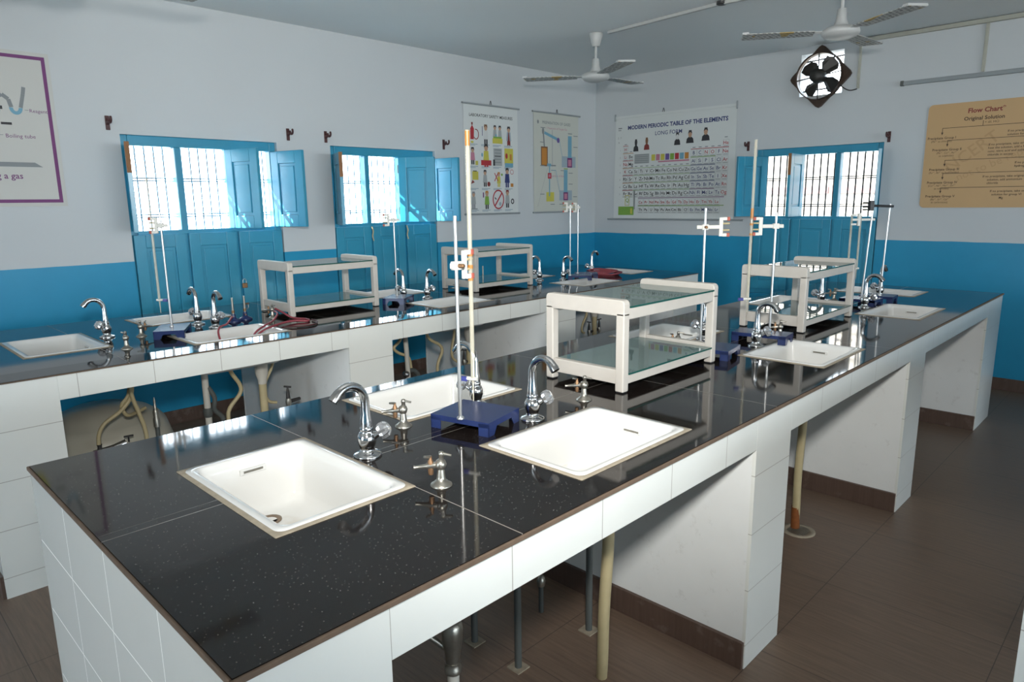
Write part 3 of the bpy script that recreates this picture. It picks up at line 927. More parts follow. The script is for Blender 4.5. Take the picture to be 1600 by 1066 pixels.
def make_burette(label, loc, top, bottom, stop_dir, stain=None, band=None):
    t = thing('burette', label, 'burette', loc, group='glass burettes')
    L = top - bottom
    MB().tube([(0, 0, bottom + 0.075), (0, 0, top - 0.004), (0, 0, top)], [0.0066, 0.0066, 0.0078], 14, cap=False).build('tube', M['burette'], t)
    MB().tube([(0, 0, bottom), (0, 0, bottom + 0.045), (0, 0, bottom + 0.062), (0, 0, bottom + 0.076)], [0.0018, 0.003, 0.0045, 0.0066], 10).build('tip', M['burette'], t)
    d = Vector((math.cos(stop_dir), math.sin(stop_dir), 0))
    s = MB().tube([Vector((0, 0, bottom + 0.068)) - d * 0.014, Vector((0, 0, bottom + 0.068)) + d * 0.020], 0.006, 10).build('stopcock', M['white_plastic'], t)
    MB().obox(Vector((0, 0, bottom + 0.066)) + d * 0.030, d * 0.012, Vector((-d.y, d.x, 0)) * 0.006, Vector((0, 0, 0.007))).build('stopcock_handle', M['blue_plastic'], s, bevel=0.002)
    if stain:
        MB().tube([(0, 0, stain[0]), (0, 0, stain[1])], 0.0070, 14, cap=False).build('stain', M['amber'], t)
    for bz in (band or ()):
        MB().tube([(0, 0, bz), (0, 0, bz + 0.010)], 0.0082, 12).build('rubber_band', M['amber'], t)
    return t

# nearest stand, holding the tall burette
sA = make_stand('blue-based stand holding the tall burette nearest the camera', (-1.493, 1.365, ZT), RD(14), (0.006, -0.088), 0.625, base=(0.205, 0.175))
def world_to_local(t, x, y):
    a = -t.rotation_euler.z
    dx, dy = x - t.location.x, y - t.location.y
    return (dx * math.cos(a) - dy * math.sin(a), dx * math.sin(a) + dy * math.cos(a))
ra = world_to_local(sA, -1.466, 1.278)
dA = math.atan2(1.355 - 1.278, -1.462 + 1.466)
add_clamp(sA, (0.006, -0.088), RD(100.6 - 14), 0.488, 0.031, M['white_plastic'])
make_burette('tall stained burette clamped to the nearest blue stand', (-1.478, 1.345, ZT), 0.857, 0.080, RD(200), (0.815, 0.857), (0.44, 0.475, 0.51))
# stand seen past the near rack, empty clamp
sB = make_stand('blue-based stand with an empty clamp, just past the near rack', (-1.435, 2.700, ZT), RD(10), (-0.066, 0.048), 0.625, base=(0.20, 0.17))
add_clamp(sB, (-0.066, 0.048), RD(44 - 10), 0.545, 0.062, M['white_plastic'], tail=0.036)
sC = make_stand('blue-based stand whose burette hangs in front of the far rack', (-1.410, 3.140, ZT), RD(8), (0.050, -0.062), 0.600, base=(0.25, 0.13))
add_clamp(sC, (0.050, -0.062), RD(224 - 8), 0.540, 0.062, M['white_plastic'], tail=0.034)
make_burette('brown-streaked burette hanging above the blue base before the far rack', (-1.428, 3.005, ZT), 0.915, 0.145, RD(215), (0.575, 0.62), (0.50, 0.545))
sD = make_stand('blue-based stand with a black prong clamp at the far end of the near bench', (-1.455, 4.640, ZT), RD(0), (0.0, 0.0), 0.628, (0.022, 0.010), base=(0.21, 0.16))
b = MB()
for k, dz in enumerate((-0.022, -0.006, 0.020)):
    b.tube([(0.016, 0.006, 0.610 + dz), (-0.030, -0.024, 0.610 + dz)], 0.0045, 8)
b.obox((0.012, 0.004, 0.612), Vector((0.715, 0.699, 0)) * 0.012, Vector((-0.699, 0.715, 0)) * 0.010, (0, 0, 0.030))
b.tube([(0.012, 0.004, 0.612), (0.110, 0.092, 0.606)], 0.008, 10)
b.build('prong_clamp', M['black_plastic'], sD)
b = MB().obox((-0.020, -0.020, 0.528), Vector((0.715, 0.699, 0)) * 0.070, Vector((-0.699, 0.715, 0)) * 0.006, (0, 0, 0.007))
b.obox((-0.040, -0.040, 0.528), Vector((0.715, 0.699, 0)) * 0.008, Vector((-0.699, 0.715, 0)) * 0.008, (0, 0, 0.038))
b.obox((-0.062, -0.061, 0.555), Vector((0.715, 0.699, 0)) * 0.016, Vector((-0.699, 0.715, 0)) * 0.006, (0, 0, 0.006))
b.obox((-0.062, -0.061, 0.500), Vector((0.715, 0.699, 0)) * 0.016, Vector((-0.699, 0.715, 0)) * 0.006, (0, 0, 0.006))
b.build('clamp', M['white_plastic'], sD, bevel=0.002)
make_burette('dull burette clamped low on the stand with the black prong clamp, outer of two', (-1.527, 4.571, ZT), 0.560, 0.16, RD(225))
make_burette('dull burette clamped close to the rod of the stand with the black prong clamp', (-1.487, 4.606, ZT), 0.560, 0.16, RD(225))
sE = make_stand('blue-based stand with a bare thin rod beside the black prong clamp', (-1.420, 4.855, ZT), RD(4), (0.012, -0.02), 0.620, (0.012, 0.006), base=(0.20, 0.15))
# window-side bench
sF = make_stand('blue-based stand holding a burette before the first window', (-3.760, 1.315, ZT), RD(151), (0.02, 0.006), 0.630, base=(0.235, 0.145))
rF = (sF.location.x + 0.02 * math.cos(RD(151)) - 0.006 * math.sin(RD(151)), sF.location.y + 0.02 * math.sin(RD(151)) + 0.006 * math.cos(RD(151)))
add_clamp(sF, (0.02, 0.006), RD(224 - 151), 0.565, 0.018, M['white_plastic'], tail=0.034)
make_burette('white-looking burette with a blue stopcock before the first window', (rF[0] - 0.036, rF[1] - 0.034, ZT), 0.80, 0.115, RD(44))
sG = make_stand('blue-based stand with a clamp between the two far racks', (-3.825, 2.815, ZT), RD(125), (0.03, 0.02), 0.620, base=(0.22, 0.15))
add_clamp(sG, (0.03, 0.02), RD(224 - 125), 0.552, 0.030, M['white_plastic'], tail=0.036)
sH = make_stand('blue-based stand with a white clamp facing the gas preparation chart', (-3.735, 4.665, ZT), RD(40), (-0.085, -0.055), 0.632, base=(0.20, 0.14))
add_clamp(sH, (-0.085, -0.055), RD(224 - 40), 0.612, 0.022, M['white_plastic'], tail=0.02)
sI = make_stand('blue-based stand with a plain rod nearest the coil of red tubing', (-3.800, 4.832, ZT), RD(40), (-0.075, -0.055), 0.632, base=(0.20, 0.14))
add_clamp(sI, (-0.075, -0.055), RD(224 - 40), 0.608, 0.012, M['white_plastic'], tail=0.02)

# ------------------------------------------------------------------ bunsen burners and red tubing
def make_burner(label, loc, rot):
    t = thing('bunsen_burner', label, 'burner', loc, rot, group='small blue burners')
    MB().lathe([(0.040, 0), (0.041, 0.006), (0.032, 0.013), (0.016, 0.020), (0.013, 0.030), (0.012, 0.046)], n=20).build('base', M['blue_steel'], t)
    MB().tube([(0, 0, 0.044), (0, 0, 0.140)], 0.0062, 12).build('barrel', M['nickel'], t)
    MB().lathe([(0.009, 0), (0.009, 0.014)], (0, 0, 0.052), n=12).build('air_collar', M['brass'], t)
    MB().tube([(0.008, 0, 0.034), (0.045, 0, 0.034)], [0.0045, 0.0035], 8).build('inlet', M['brass'], t)
make_burner('small burner with a blue foot beside the tap over the red tubing sink', (-3.922, 1.712, ZT), RD(-60))
make_burner('small burner with a blue foot next to the first far rack', (-3.950, 1.795, ZT), RD(-20))
make_burner('small burner standing behind the rack below the safety chart', (-4.225, 3.985, ZT), RD(0))
z = ZT + 0.007
b = MB().tube(smooth_path([(-3.885, 1.690, ZT + 0.034), (-3.84, 1.665, ZT + 0.040), (-3.76, 1.60, ZT + 0.020), (-3.71, 1.54, ZT + 0.016), (-3.66, 1.51, ZT - 0.02), (-3.60, 1.52, ZT - 0.135)]), 0.0055, 8)
tag(b.build('red_tube', M['red_rubber']), 'red rubber tube dropping from a small burner into the sink', 'tube', 'red rubber tubing')
b = MB().tube(smooth_path([(-3.825, 1.915, ZT + 0.048), (-3.76, 1.90, ZT + 0.040), (-3.70, 1.84, ZT + 0.014), (-3.58, 1.73, ZT + 0.014), (-3.50, 1.63, ZT - 0.01), (-3.46, 1.58, ZT - 0.10)]), 0.0055, 8)
tag(b.build('red_tube', M['red_rubber']), 'pale red tube running from the gas cock by the rack leg into the sink', 'tube', 'red rubber tubing')
b = MB().tube(smooth_path([(-3.90, 1.96, ZT + 0.05), (-3.84, 1.978, ZT + 0.03), (-3.755, 1.99, z), (-3.64, 2.02, z), (-3.58, 1.99, z), (-3.62, 1.93, z + 0.004), (-3.58, 1.82, z + 0.006), (-3.48, 1.67, z), (-3.44, 1.60, ZT - 0.03), (-3.46, 1.55, ZT - 0.13)]), 0.006, 8)
tag(b.build('red_tube', M['red_rubber']), 'red tube lying around the leg of the first far rack', 'tube', 'red rubber tubing')
b = MB().tube(smooth_path([(-3.60, 2.03, z), (-3.53, 2.02, z), (-3.45, 1.96, z), (-3.44, 1.88, z), (-3.50, 1.80, z)]), 0.005, 8)
tag(b.build('dark_tube', M['maroon']), 'dark tube loop on the worktop by the first far rack', 'tube')
pts = []
for i in range(64):
    a = i / 64 * 2 * PI * 3.2
    pts.append((-3.800 + 0.125 * math.cos(a) + 0.03 * math.sin(a * 0.31), 5.10 + 0.15 * math.sin(a) + 0.012 * math.sin(5 * a), z + 0.011 * (i / 20.0) % 0.03 + 0.004 * math.sin(3 * a) + 0.006))
b = MB().tube(smooth_path(pts, 2), 0.0065, 8)
tag(b.build('red_tube', M['red_rubber']), 'coil of dark red tubing at the corner end of the window-side bench', 'tube', 'red rubber tubing')

# ------------------------------------------------------------------ plumbing under the benches
def hose(name, label, cat, pts, r, m, group=None, k=6, n=10):
    o = MB().tube(smooth_path(pts, k), r, n).build(name, m)
    return tag(o, label, cat, group)
G1 = 'grey pipes under the near bench'
for (x, y), lb in (((-1.458, 1.503), 'grey upright pipe in the middle of the first bay under the near bench'), ((-1.413, 1.831), 'grey upright pipe beside the cream hose under the near bench'),
                   ((-1.669, 1.497), 'dim grey pipe deepest in the first bay under the near bench'), ((-1.51, 0.99), 'dim grey pipe behind the pillar at the near end of the near bench')):
    t = thing('supply_pipe', lb, 'pipe', (x, y, 0), group=G1)
    MB().tube([(0, 0, 0), (0, 0, 0.80)], 0.0125, 12).build('pipe', M['hose_grey'], t)
    MB().box(-0.028, 0.028, -0.028, 0.028, 0, 0.004).build('floor_patch', M['grout'], t)
hose('drain_hose', 'thick cream drain hose curving down under the second nearest sink', 'hose', [(-1.163, 1.60, 0.735), (-1.163, 1.60, 0.53), (-1.175, 1.60, 0.30), (-1.20, 1.63, 0.10), (-1.225, 1.66, 0.0)], 0.019, M['hose'], 'cream drain hoses')
rusty_hose = hose('drain_hose', 'rust-stained cream drain hose behind the first front pillar', 'hose', [(-1.165, 3.075, 0.735), (-1.165, 3.075, 0.52), (-1.180, 3.10, 0.30), (-1.188, 3.13, 0.10), (-1.190, 3.135, 0.012)], 0.018, M['hose'], 'cream drain hoses')
t = thing('floor_drain', 'round floor drain at the foot of the rust-stained hose', 'drain', (-1.17, 3.130, 0))
MB().lathe([(0.075, 0), (0.075, 0.004), (0.055, 0.005), (0.052, 0.002), (0.004, 0.002)], n=24).build('ring', M['grout'], t)
g = MB()
for k in range(10):
    g.box(-0.045, 0.045, -0.045 + k * 0.01, -0.041 + k * 0.01, 0.002, 0.0045)
g.build('grate', M['nickel'], t)
MB().tube([(-1.1885, 3.133, 0.012), (-1.190, 3.131, 0.06), (-1.190, 3.126, 0.12)], [0.0205, 0.0195, 0.0186], 12, cap=False).build('rust_stain', M['rust'], rusty_hose)
# riser with a bulb-shaped grey valve at the very bottom of the picture
t = thing('riser_valve', 'grey bulb-topped valve riser under the nearest end of the near bench', 'valve', (-1.235, 1.03, -0.0))
MB().tube([(0, 0, 0), (0, 0, 0.385)], 0.016, 12).build('riser', M['pvc'], t)
MB().lathe([(0.021, 0.355), (0.023, 0.370), (0.019, 0.375), (0.021, 0.387)], n=16).build('collar', M['nickel'], t)
MB().lathe([(0.019, 0.387), (0.021, 0.415), (0.026, 0.445), (0.029, 0.475), (0.027, 0.493), (0.018, 0.505), (0.004, 0.509)], n=18).build('bulb', M['nickel'], t)
MB().tube([(-0.015, -0.012, 0.425), (-0.045, -0.04, 0.457)], 0.008, 10).build('outlet', M['nickel'], t)
hose('gas_hose', 'short brown hose rising from the bulb-topped valve', 'hose', [(-1.278, 0.988, 0.457), (-1.31, 0.97, 0.50), (-1.33, 0.955, 0.58), (-1.33, 0.95, 0.74)], 0.0095, M['hose'])
t = thing('pipe_stub', 'small capped grey pipe stub on the floor deep under the near bench', 'pipe', (-1.62, 1.80, 0))
MB().tube([(0, 0, 0), (0, 0, 0.12)], 0.010, 10).build('pipe', M['hose_grey'], t)
MB().lathe([(0.014, 0.11), (0.018, 0.13), (0.012, 0.15), (0.003, 0.155)], n=14).build('cap', M['nickel'], t)
# window-side bench, first bay
GH = 'thin cream hoses under the window-side bench'
t = thing('beige_tub', 'large upturned beige tub under the near end of the window-side bench', 'tub', (-4.02, 1.005, 0))
MB().lathe([(0.36, 0), (0.372, 0.01), (0.372, 0.035), (0.350, 0.045), (0.342, 0.20), (0.328, 0.32), (0.300, 0.415), (0.272, 0.452), (0.262, 0.456), (0.225, 0.487), (0.15, 0.518), (0.08, 0.530), (0.004, 0.533)], n=48).build('shell', M['beige_tub'], t)
MB().lathe([(0.378, 0.008), (0.384, 0.018), (0.384, 0.030), (0.372, 0.036)], n=48, cap=False).build('rim', M['beige_tub'], t)
hose('gas_hose', 'cream hose curving down to the tap in front of the beige tub', 'hose', [(-3.60, 1.045, 0.80), (-3.60, 1.037, 0.66), (-3.60, 0.985, 0.59), (-3.60, 0.905, 0.54), (-3.60, 0.875, 0.49), (-3.60, 0.87, 0.445)], 0.0095, M['hose'], GH)
hose('gas_hose', 'cream hose looping beside the beige tub', 'hose', [(-3.60, 1.04, 0.80), (-3.60, 1.025, 0.665), (-3.61, 0.99, 0.61), (-3.62, 1.01, 0.555), (-3.66, 1.06, 0.545), (-3.70, 1.12, 0.55)], 0.009, M['hose'], GH)
hose('gas_hose', 'brown-stained hose hanging straight in front of the beige tub', 'hose', [(-3.58, 1.035, 0.80), (-3.58, 1.03, 0.67), (-3.58, 1.052, 0.57), (-3.58, 1.072, 0.48), (-3.58, 1.075, 0.38), (-3.58, 1.075, 0.20), (-3.60, 1.08, 0.0)], 0.010, M['hose'], GH)
def floor_tap(label, loc, rot, h, handle=True):
    t = thing('floor_gas_tap', label, 'gas tap', loc, rot, group='dark gas taps under the window-side bench')
    MB().tube([(0, 0, 0), (0, 0, h)], 0.009, 10).build('riser', M['nickel'], t)
    MB().lathe([(0.013, -0.02), (0.017, 0), (0.013, 0.02)], (0, 0, h), n=14).build('body', M['nickel'], t)
    MB().tube([(0, 0, h), (-0.075, 0, h + 0.003)], [0.012, 0.009], 10).build('nozzle', M['dark_iron'], t)
    if handle:
        MB().lathe([(0.012, 0.015), (0.010, 0.045), (0.006, 0.075), (0.004, 0.085)], (0, 0, h), n=12).build('spindle', M['dark_iron'], t)
        MB().tube([(-0.018, 0.008, h + 0.084), (0.018, -0.008, h + 0.092)], 0.005, 8).build('handle', M['dark_iron'], t)
t = thing('mixer_valve', 'chrome valve with a T-handle lying across the front of the beige tub', 'valve', (-3.60, 0.90, 0))
MB().tube([(0, 0.0, 0), (0, 0.0, 0.40)], 0.010, 10).build('riser', M['nickel'], t)
MB().tube([(0, -0.055, 0.405), (0, -0.03, 0.408), (0, 0.03, 0.415), (0, 0.085, 0.425)], [0.017, 0.016, 0.014, 0.017], 12).build('body', M['chrome'], t)
MB().lathe([(0.012, 0), (0.009, 0.02), (0.012, 0.03)], (0, -0.028, 0.415), n=12).build('inlet', M['dark_iron'], t)
MB().tube([(0, 0.10, 0.425), (0, 0.10, 0.452)], 0.004, 8).build('spindle', M['dark_iron'], t)
MB().tube([(0, 0.080, 0.455), (0, 0.122, 0.453)], 0.005, 8).build('handle', M['dark_iron'], t)
t = thing('hose_nozzle_riser', 'upright grey riser with a ribbed nozzle beside the beige tub', 'pipe', (-3.60, 1.135, 0))
MB().tube([(0, 0, 0), (0, 0, 0.49)], 0.011, 10).build('riser', M['hose_grey'], t)
MB().lathe([(0.016, 0.47), (0.016, 0.51), (0.012, 0.52), (0.014, 0.545), (0.010, 0.56), (0.006, 0.565), (0.0075, 0.58), (0.0045, 0.585), (0.006, 0.60), (0.003, 0.62)], n=14).build('nozzle', M['nickel'], t)
t = thing('waste_pipe', 'white waste pipe with a grey elbow in the first bay under the window-side bench', 'pipe', (-3.60, 1.39, 0), group='waste pipes under the window-side bench')
MB().tube([(0, 0, 0), (0, 0, 0.78)], 0.017, 12).build('pipe', M['pvc'], t)
MB().lathe([(0.019, 0), (0.023, 0.01), (0.023, 0.04), (0.019, 0.05)], (0, 0, 0.46), n=14).build('joint', M['hose_grey'], t)
MB().tube(smooth_path([(0.005, 0.01, 0.62), (0.015, 0.035, 0.56), (0.008, 0.03, 0.50), (0.0, 0.055, 0.465), (0.0, 0.075, 0.43), (0.0, 0.075, 0.30), (0, 0.075, 0)], 4), 0.0125, 10).build('elbow', M['hose_grey'], t)
hose('gas_hose', 'S-curved cream hose between the two waste pipes of the first bay', 'hose', [(-3.60, 1.50, 0.80), (-3.60, 1.528, 0.683), (-3.60, 1.572, 0.60), (-3.60, 1.568, 0.55), (-3.60, 1.505, 0.48), (-3.60, 1.493, 0.41), (-3.60, 1.49, 0.2), (-3.6, 1.49, 0)], 0.011, M['hose'], GH)
t = thing('waste_pipe', 'cream waste pipe with a wide hopper top in the first bay under the window-side bench', 'pipe', (-3.58, 1.69, 0), group='waste pipes under the window-side bench')
MB().tube([(0, 0, 0), (0, 0, 0.60)], 0.021, 14).build('pipe', M['hose'], t)
MB().lathe([(0.022, 0.585), (0.0245, 0.595), (0.024, 0.61), (0.034, 0.64), (0.036, 0.71), (0.042, 0.715), (0.042, 0.735)], n=16).build('hopper', M['pvc'], t)
hose('gas_hose', 'thin brown hose curving behind the cream waste pipe to a gas tap', 'hose', [(-3.62, 1.80, 0.80), (-3.62, 1.775, 0.67), (-3.62, 1.727, 0.58), (-3.62, 1.72, 0.51), (-3.61, 1.735, 0.468), (-3.60, 1.775, 0.455)], 0.0085, M['hose'], GH)
floor_tap('dark gas tap with a cross handle beside the cream waste pipe', (-3.58, 1.835, 0), RD(95 + 180), 0.450)
# second bay
t = thing('waste_pipe', 'shiny waste pipe with a ball joint behind the second front pillar', 'pipe', (-3.62, 2.715, 0), group='waste pipes under the window-side bench')
MB().tube([(0, 0, 0), (0, 0, 0.44), (0, -0.005, 0.6), (0, -0.018, 0.78)], 0.016, 12).build('pipe', M['pvc'], t)
MB().lathe([(0.005, -0.024), (0.018, -0.016), (0.024, 0), (0.018, 0.016), (0.005, 0.024)], (0.012, -0.025, 0.445), n=14).build('joint', M['chrome'], t)
MB().tube(smooth_path([(0, 0.012, 0.46), (0, 0.05, 0.455), (0, 0.085, 0.41), (0, 0.09, 0.3), (0, 0.09, 0)], 4), 0.016, 10).build('elbow', M['hose_grey'], t)
hose('gas_hose', 'brown hose looping by the ball-jointed waste pipe', 'hose', [(-3.64, 2.70, 0.80), (-3.64, 2.68, 0.68), (-3.64, 2.625, 0.63), (-3.64, 2.66, 0.59), (-3.63, 2.73, 0.55), (-3.63, 2.75, 0.47)], 0.010, M['hose'], GH)
hose('gas_hose', 'S-curved cream hose in the middle bay of the window-side bench', 'hose', [(-3.60, 2.84, 0.80), (-3.60, 2.88, 0.665), (-3.60, 2.975, 0.60), (-3.60, 2.995, 0.55), (-3.60, 2.955, 0.47), (-3.60, 2.95, 0.36), (-3.60, 2.95, 0.0)], 0.0105, M['hose'], GH)
t = thing('waste_pipe', 'cream waste pipe in the middle bay of the window-side bench', 'pipe', (-3.60, 3.245, 0), group='waste pipes under the window-side bench')
MB().tube([(0, 0, 0), (0, 0, 0.60)], 0.021, 14).build('pipe', M['hose'], t)
MB().lathe([(0.022, 0.575), (0.025, 0.59), (0.034, 0.64), (0.036, 0.70), (0.042, 0.71), (0.042, 0.735)], n=16).build('hopper', M['pvc'], t)
hose('gas_hose', 'cream hose bowed beside the tap in the middle bay of the window-side bench', 'hose', [(-3.60, 3.12, 0.80), (-3.60, 3.11, 0.66), (-3.60, 3.085, 0.56), (-3.60, 3.09, 0.49), (-3.60, 3.14, 0.45)], 0.0095, M['hose'], GH)
floor_tap('dark gas tap beside the cream waste pipe of the middle bay', (-3.60, 3.195, 0), RD(95 + 180), 0.440)
# third bay
t = thing('waste_pipe', 'cream waste pipe seen through the near rack in the far bay', 'pipe', (-3.60, 4.70, 0), group='waste pipes under the window-side bench')
MB().tube([(0, 0, 0), (0, 0, 0.735)], 0.021, 14).build('pipe', M['hose'], t)
MB().lathe([(0.026, 0.58), (0.036, 0.62), (0.036, 0.735)], n=16).build('hopper', M['pvc'], t)
hose('gas_hose', 'cream hose bent beside the waste pipe of the far bay', 'hose', [(-3.60, 4.60, 0.80), (-3.60, 4.595, 0.63), (-3.60, 4.535, 0.53), (-3.60, 4.53, 0.475), (-3.60, 4.56, 0.455)], 0.0105, M['hose'], GH)
floor_tap('dark gas tap between hose and waste pipe in the far bay', (-3.60, 4.625, 0), RD(95 + 180), 0.452)
floor_tap('dark gas tap just past the waste pipe in the far bay', (-3.60, 4.765, 0), RD(80), 0.458)

# ------------------------------------------------------------------ wall charts
class Sheet:
    """flat printing on a chart: 2D coordinates in metres, origin lower-left corner"""
    def __init__(self, o, u, n):
        self.o, self.u, self.n = Vector(o), Vector(u), Vector(n)
        self.b = MB()
        self.k = 0
    def P(self, x, y, d):
        return self.o + self.u * x + Vector((0, 0, y)) + self.n * d
    def lay(self):
        self.k += 1
        return 0.0024 + 0.000006 * self.k
    def poly(self, name, pts):
        self.b.mat(INK[name]); d = self.lay()
        self.b.add([self.P(x, y, d) for x, y in pts], [tuple(range(len(pts)))])
    def rect(self, name, x0, y0, x1, y1):
        self.poly(name, [(x0, y0), (x1, y0), (x1, y1), (x0, y1)])
    def oval(self, name, cx, cy, rx, ry, n=16):
        self.poly(name, [(cx + rx * math.cos(2 * PI * k / n), cy + ry * math.sin(2 * PI * k / n)) for k in range(n)])
    def ring(self, name, cx, cy, rx, ry, w, n=28, a0=0.0, a1=2 * PI):
        self.b.mat(INK[name]); d = self.lay()
        vs, fs = [], []
        for k in range(n + 1):
            a = a0 + (a1 - a0) * k / n
            vs += [self.P(cx + rx * math.cos(a), cy + ry * math.sin(a), d), self.P(cx + (rx - w) * math.cos(a), cy + (ry - w) * math.sin(a), d)]
        for k in range(n):
            fs.append((2 * k, 2 * k + 2, 2 * k + 3, 2 * k + 1))
        self.b.add(vs, fs)
    def line(self, name, x0, y0, x1, y1, w=0.003):
        dx, dy = x1 - x0, y1 - y0
        L = math.hypot(dx, dy) or 1
        px, py = -dy / L * w / 2, dx / L * w / 2
        self.poly(name, [(x0 - px, y0 - py), (x1 - px, y1 - py), (x1 + px, y1 + py), (x0 + px, y0 + py)])
    def path(self, name, pts, w=0.003):
        for a, b in zip(pts[:-1], pts[1:]):
            self.line(name, a[0], a[1], b[0], b[1], w)
    def frame(self, name, x0, y0, x1, y1, w):
        self.rect(name, x0, y0, x1, y0 + w); self.rect(name, x0, y1 - w, x1, y1)
        self.rect(name, x0, y0 + w, x0 + w, y1 - w); self.rect(name, x1 - w, y0 + w, x1, y1 - w)
    def text(self, name, s, x, y, size, align='CENTER', bold=0.0, rot=0.0):
        c = bpy.data.curves.new('lettering', 'FONT')
        c.body = s; c.size = size; c.align_x = align; c.offset = bold; c.resolution_u = 2
        ob = bpy.data.objects.new('lettering', c)
        me = bpy.data.meshes.new_from_object(ob)
        self.b.mat(INK[name]); d = self.lay()
        ca, sa = math.cos(rot), math.sin(rot)
        self.b.add([self.P(x + v.co.x * ca - v.co.y * sa, y + v.co.x * sa + v.co.y * ca, d) for v in me.vertices], [tuple(p.vertices) for p in me.polygons])
        bpy.data.objects.remove(ob); bpy.data.curves.remove(c); bpy.data.meshes.remove(me)

def make_chart(name, label, o, u, n, w, h, m_sheet, battens, hooks, draw, bat_over=(0.01, 0.01), m_bat='batten', thick=0.002, radius=0.0, taper=0.0):
    o, u, n = Vector(o), Vector(u), Vector(n)
    root = thing(name, label, 'wall chart', o)
    s = Sheet((0, 0, 0), u, n)
    b = MB()
    if radius:
        poly = [(p.x + w / 2, p.y + h / 2) for p in rr(w / 2, h / 2, radius, 0, 6)]
    else:
        poly = [(-taper, 0), (w + taper, 0), (w, h), (0, h)]
    b.prism(poly, lambda x, y, d: s.P(x, y, d), thick)
    b.build('sheet', m_sheet, root)
    s2 = Sheet(n * (thick - 0.002), u, n)
    draw(s2, w, h)
    s2.b.build('print', None, root)
    if battens:
        for y, ov in ((0.0, bat_over[0]), (h, bat_over[1])):
            MB().tube([s.P(-ov, y, 0.009), s.P(w + ov, y, 0.009)], 0.009, 10).build('batten', M[m_bat], root)
    for hx in hooks:
        MB().tube(smooth_path([s.P(hx - 0.012, h + 0.005, 0.010), s.P(hx, h + 0.045, 0.008), s.P(hx + 0.012, h + 0.005, 0.010)], 4), 0.003, 6).build('hanger', M['dark_iron'], root)
    return root

# apparatus poster with the purple border (runs out of view)
def draw_gas(s, w, h):
    s.frame('purple', 0.045, 0.022, w - 0.022, h - 0.022, 0.020)
    x = w - 0.30
    # clamp stand base bar, boiling tube with liquid, bent delivery tube with reagent
    s.poly('grey', [(w - 0.75, 0.235), (w - 0.105, 0.235), (w - 0.145, 0.262), (w - 0.71, 0.262)])
    s.poly('palegrey', [(x - 0.06, 0.56), (x + 0.02, 0.56), (x - 0.045, 0.36), (x - 0.085, 0.345), (x - 0.115, 0.36)])
    s.poly('yellow', [(x - 0.078, 0.46), (x - 0.012, 0.46), (x - 0.045, 0.36), (x - 0.085, 0.345), (x - 0.107, 0.37)])
    s.rect('black', x - 0.075, 0.565, x + 0.03, 0.585)
    s.path('grey', [(x - 0.005, 0.585), (x + 0.005, 0.63), (x + 0.035, 0.65), (x + 0.065, 0.625), (x + 0.075, 0.58)], 0.022)
    s.ring('sky', x + 0.097, 0.578, 0.034, 0.04, 0.020, 14, PI, 2 * PI)
    s.path('grey', [(x + 0.122, 0.58), (x + 0.142, 0.66), (x + 0.15, 0.70)], 0.020)
    s.line('grey', x + 0.14, 0.568, x + 0.16, 0.568, 0.003)
    s.text('purple', 'Reagent', x + 0.163, 0.556, 0.029, 'LEFT')
    s.rect('black', x + 0.012, 0.478, x + 0.066, 0.492)
    s.line('grey', x - 0.005, 0.418, x + 0.015, 0.418, 0.003)
    s.text('purple', 'Boiling tube', x + 0.025, 0.404, 0.032, 'LEFT')
    s.text('purple', 'Testing a gas', w - 0.215, 0.165, 0.050, 'RIGHT', 0.0006)
    s.line('black', w - 0.62, 0.26, w - 0.62, 0.72, 0.014)
    s.line('black', w - 0.62, 0.49, w - 0.35, 0.49, 0.012)
make_chart('apparatus_poster', 'white poster with a purple border showing a gas test', (XL + 0.001, 0.10, 1.560), (0, 1, 0), (1, 0, 0), 1.150, 0.905, M['sheet_white'], False, (), draw_gas)

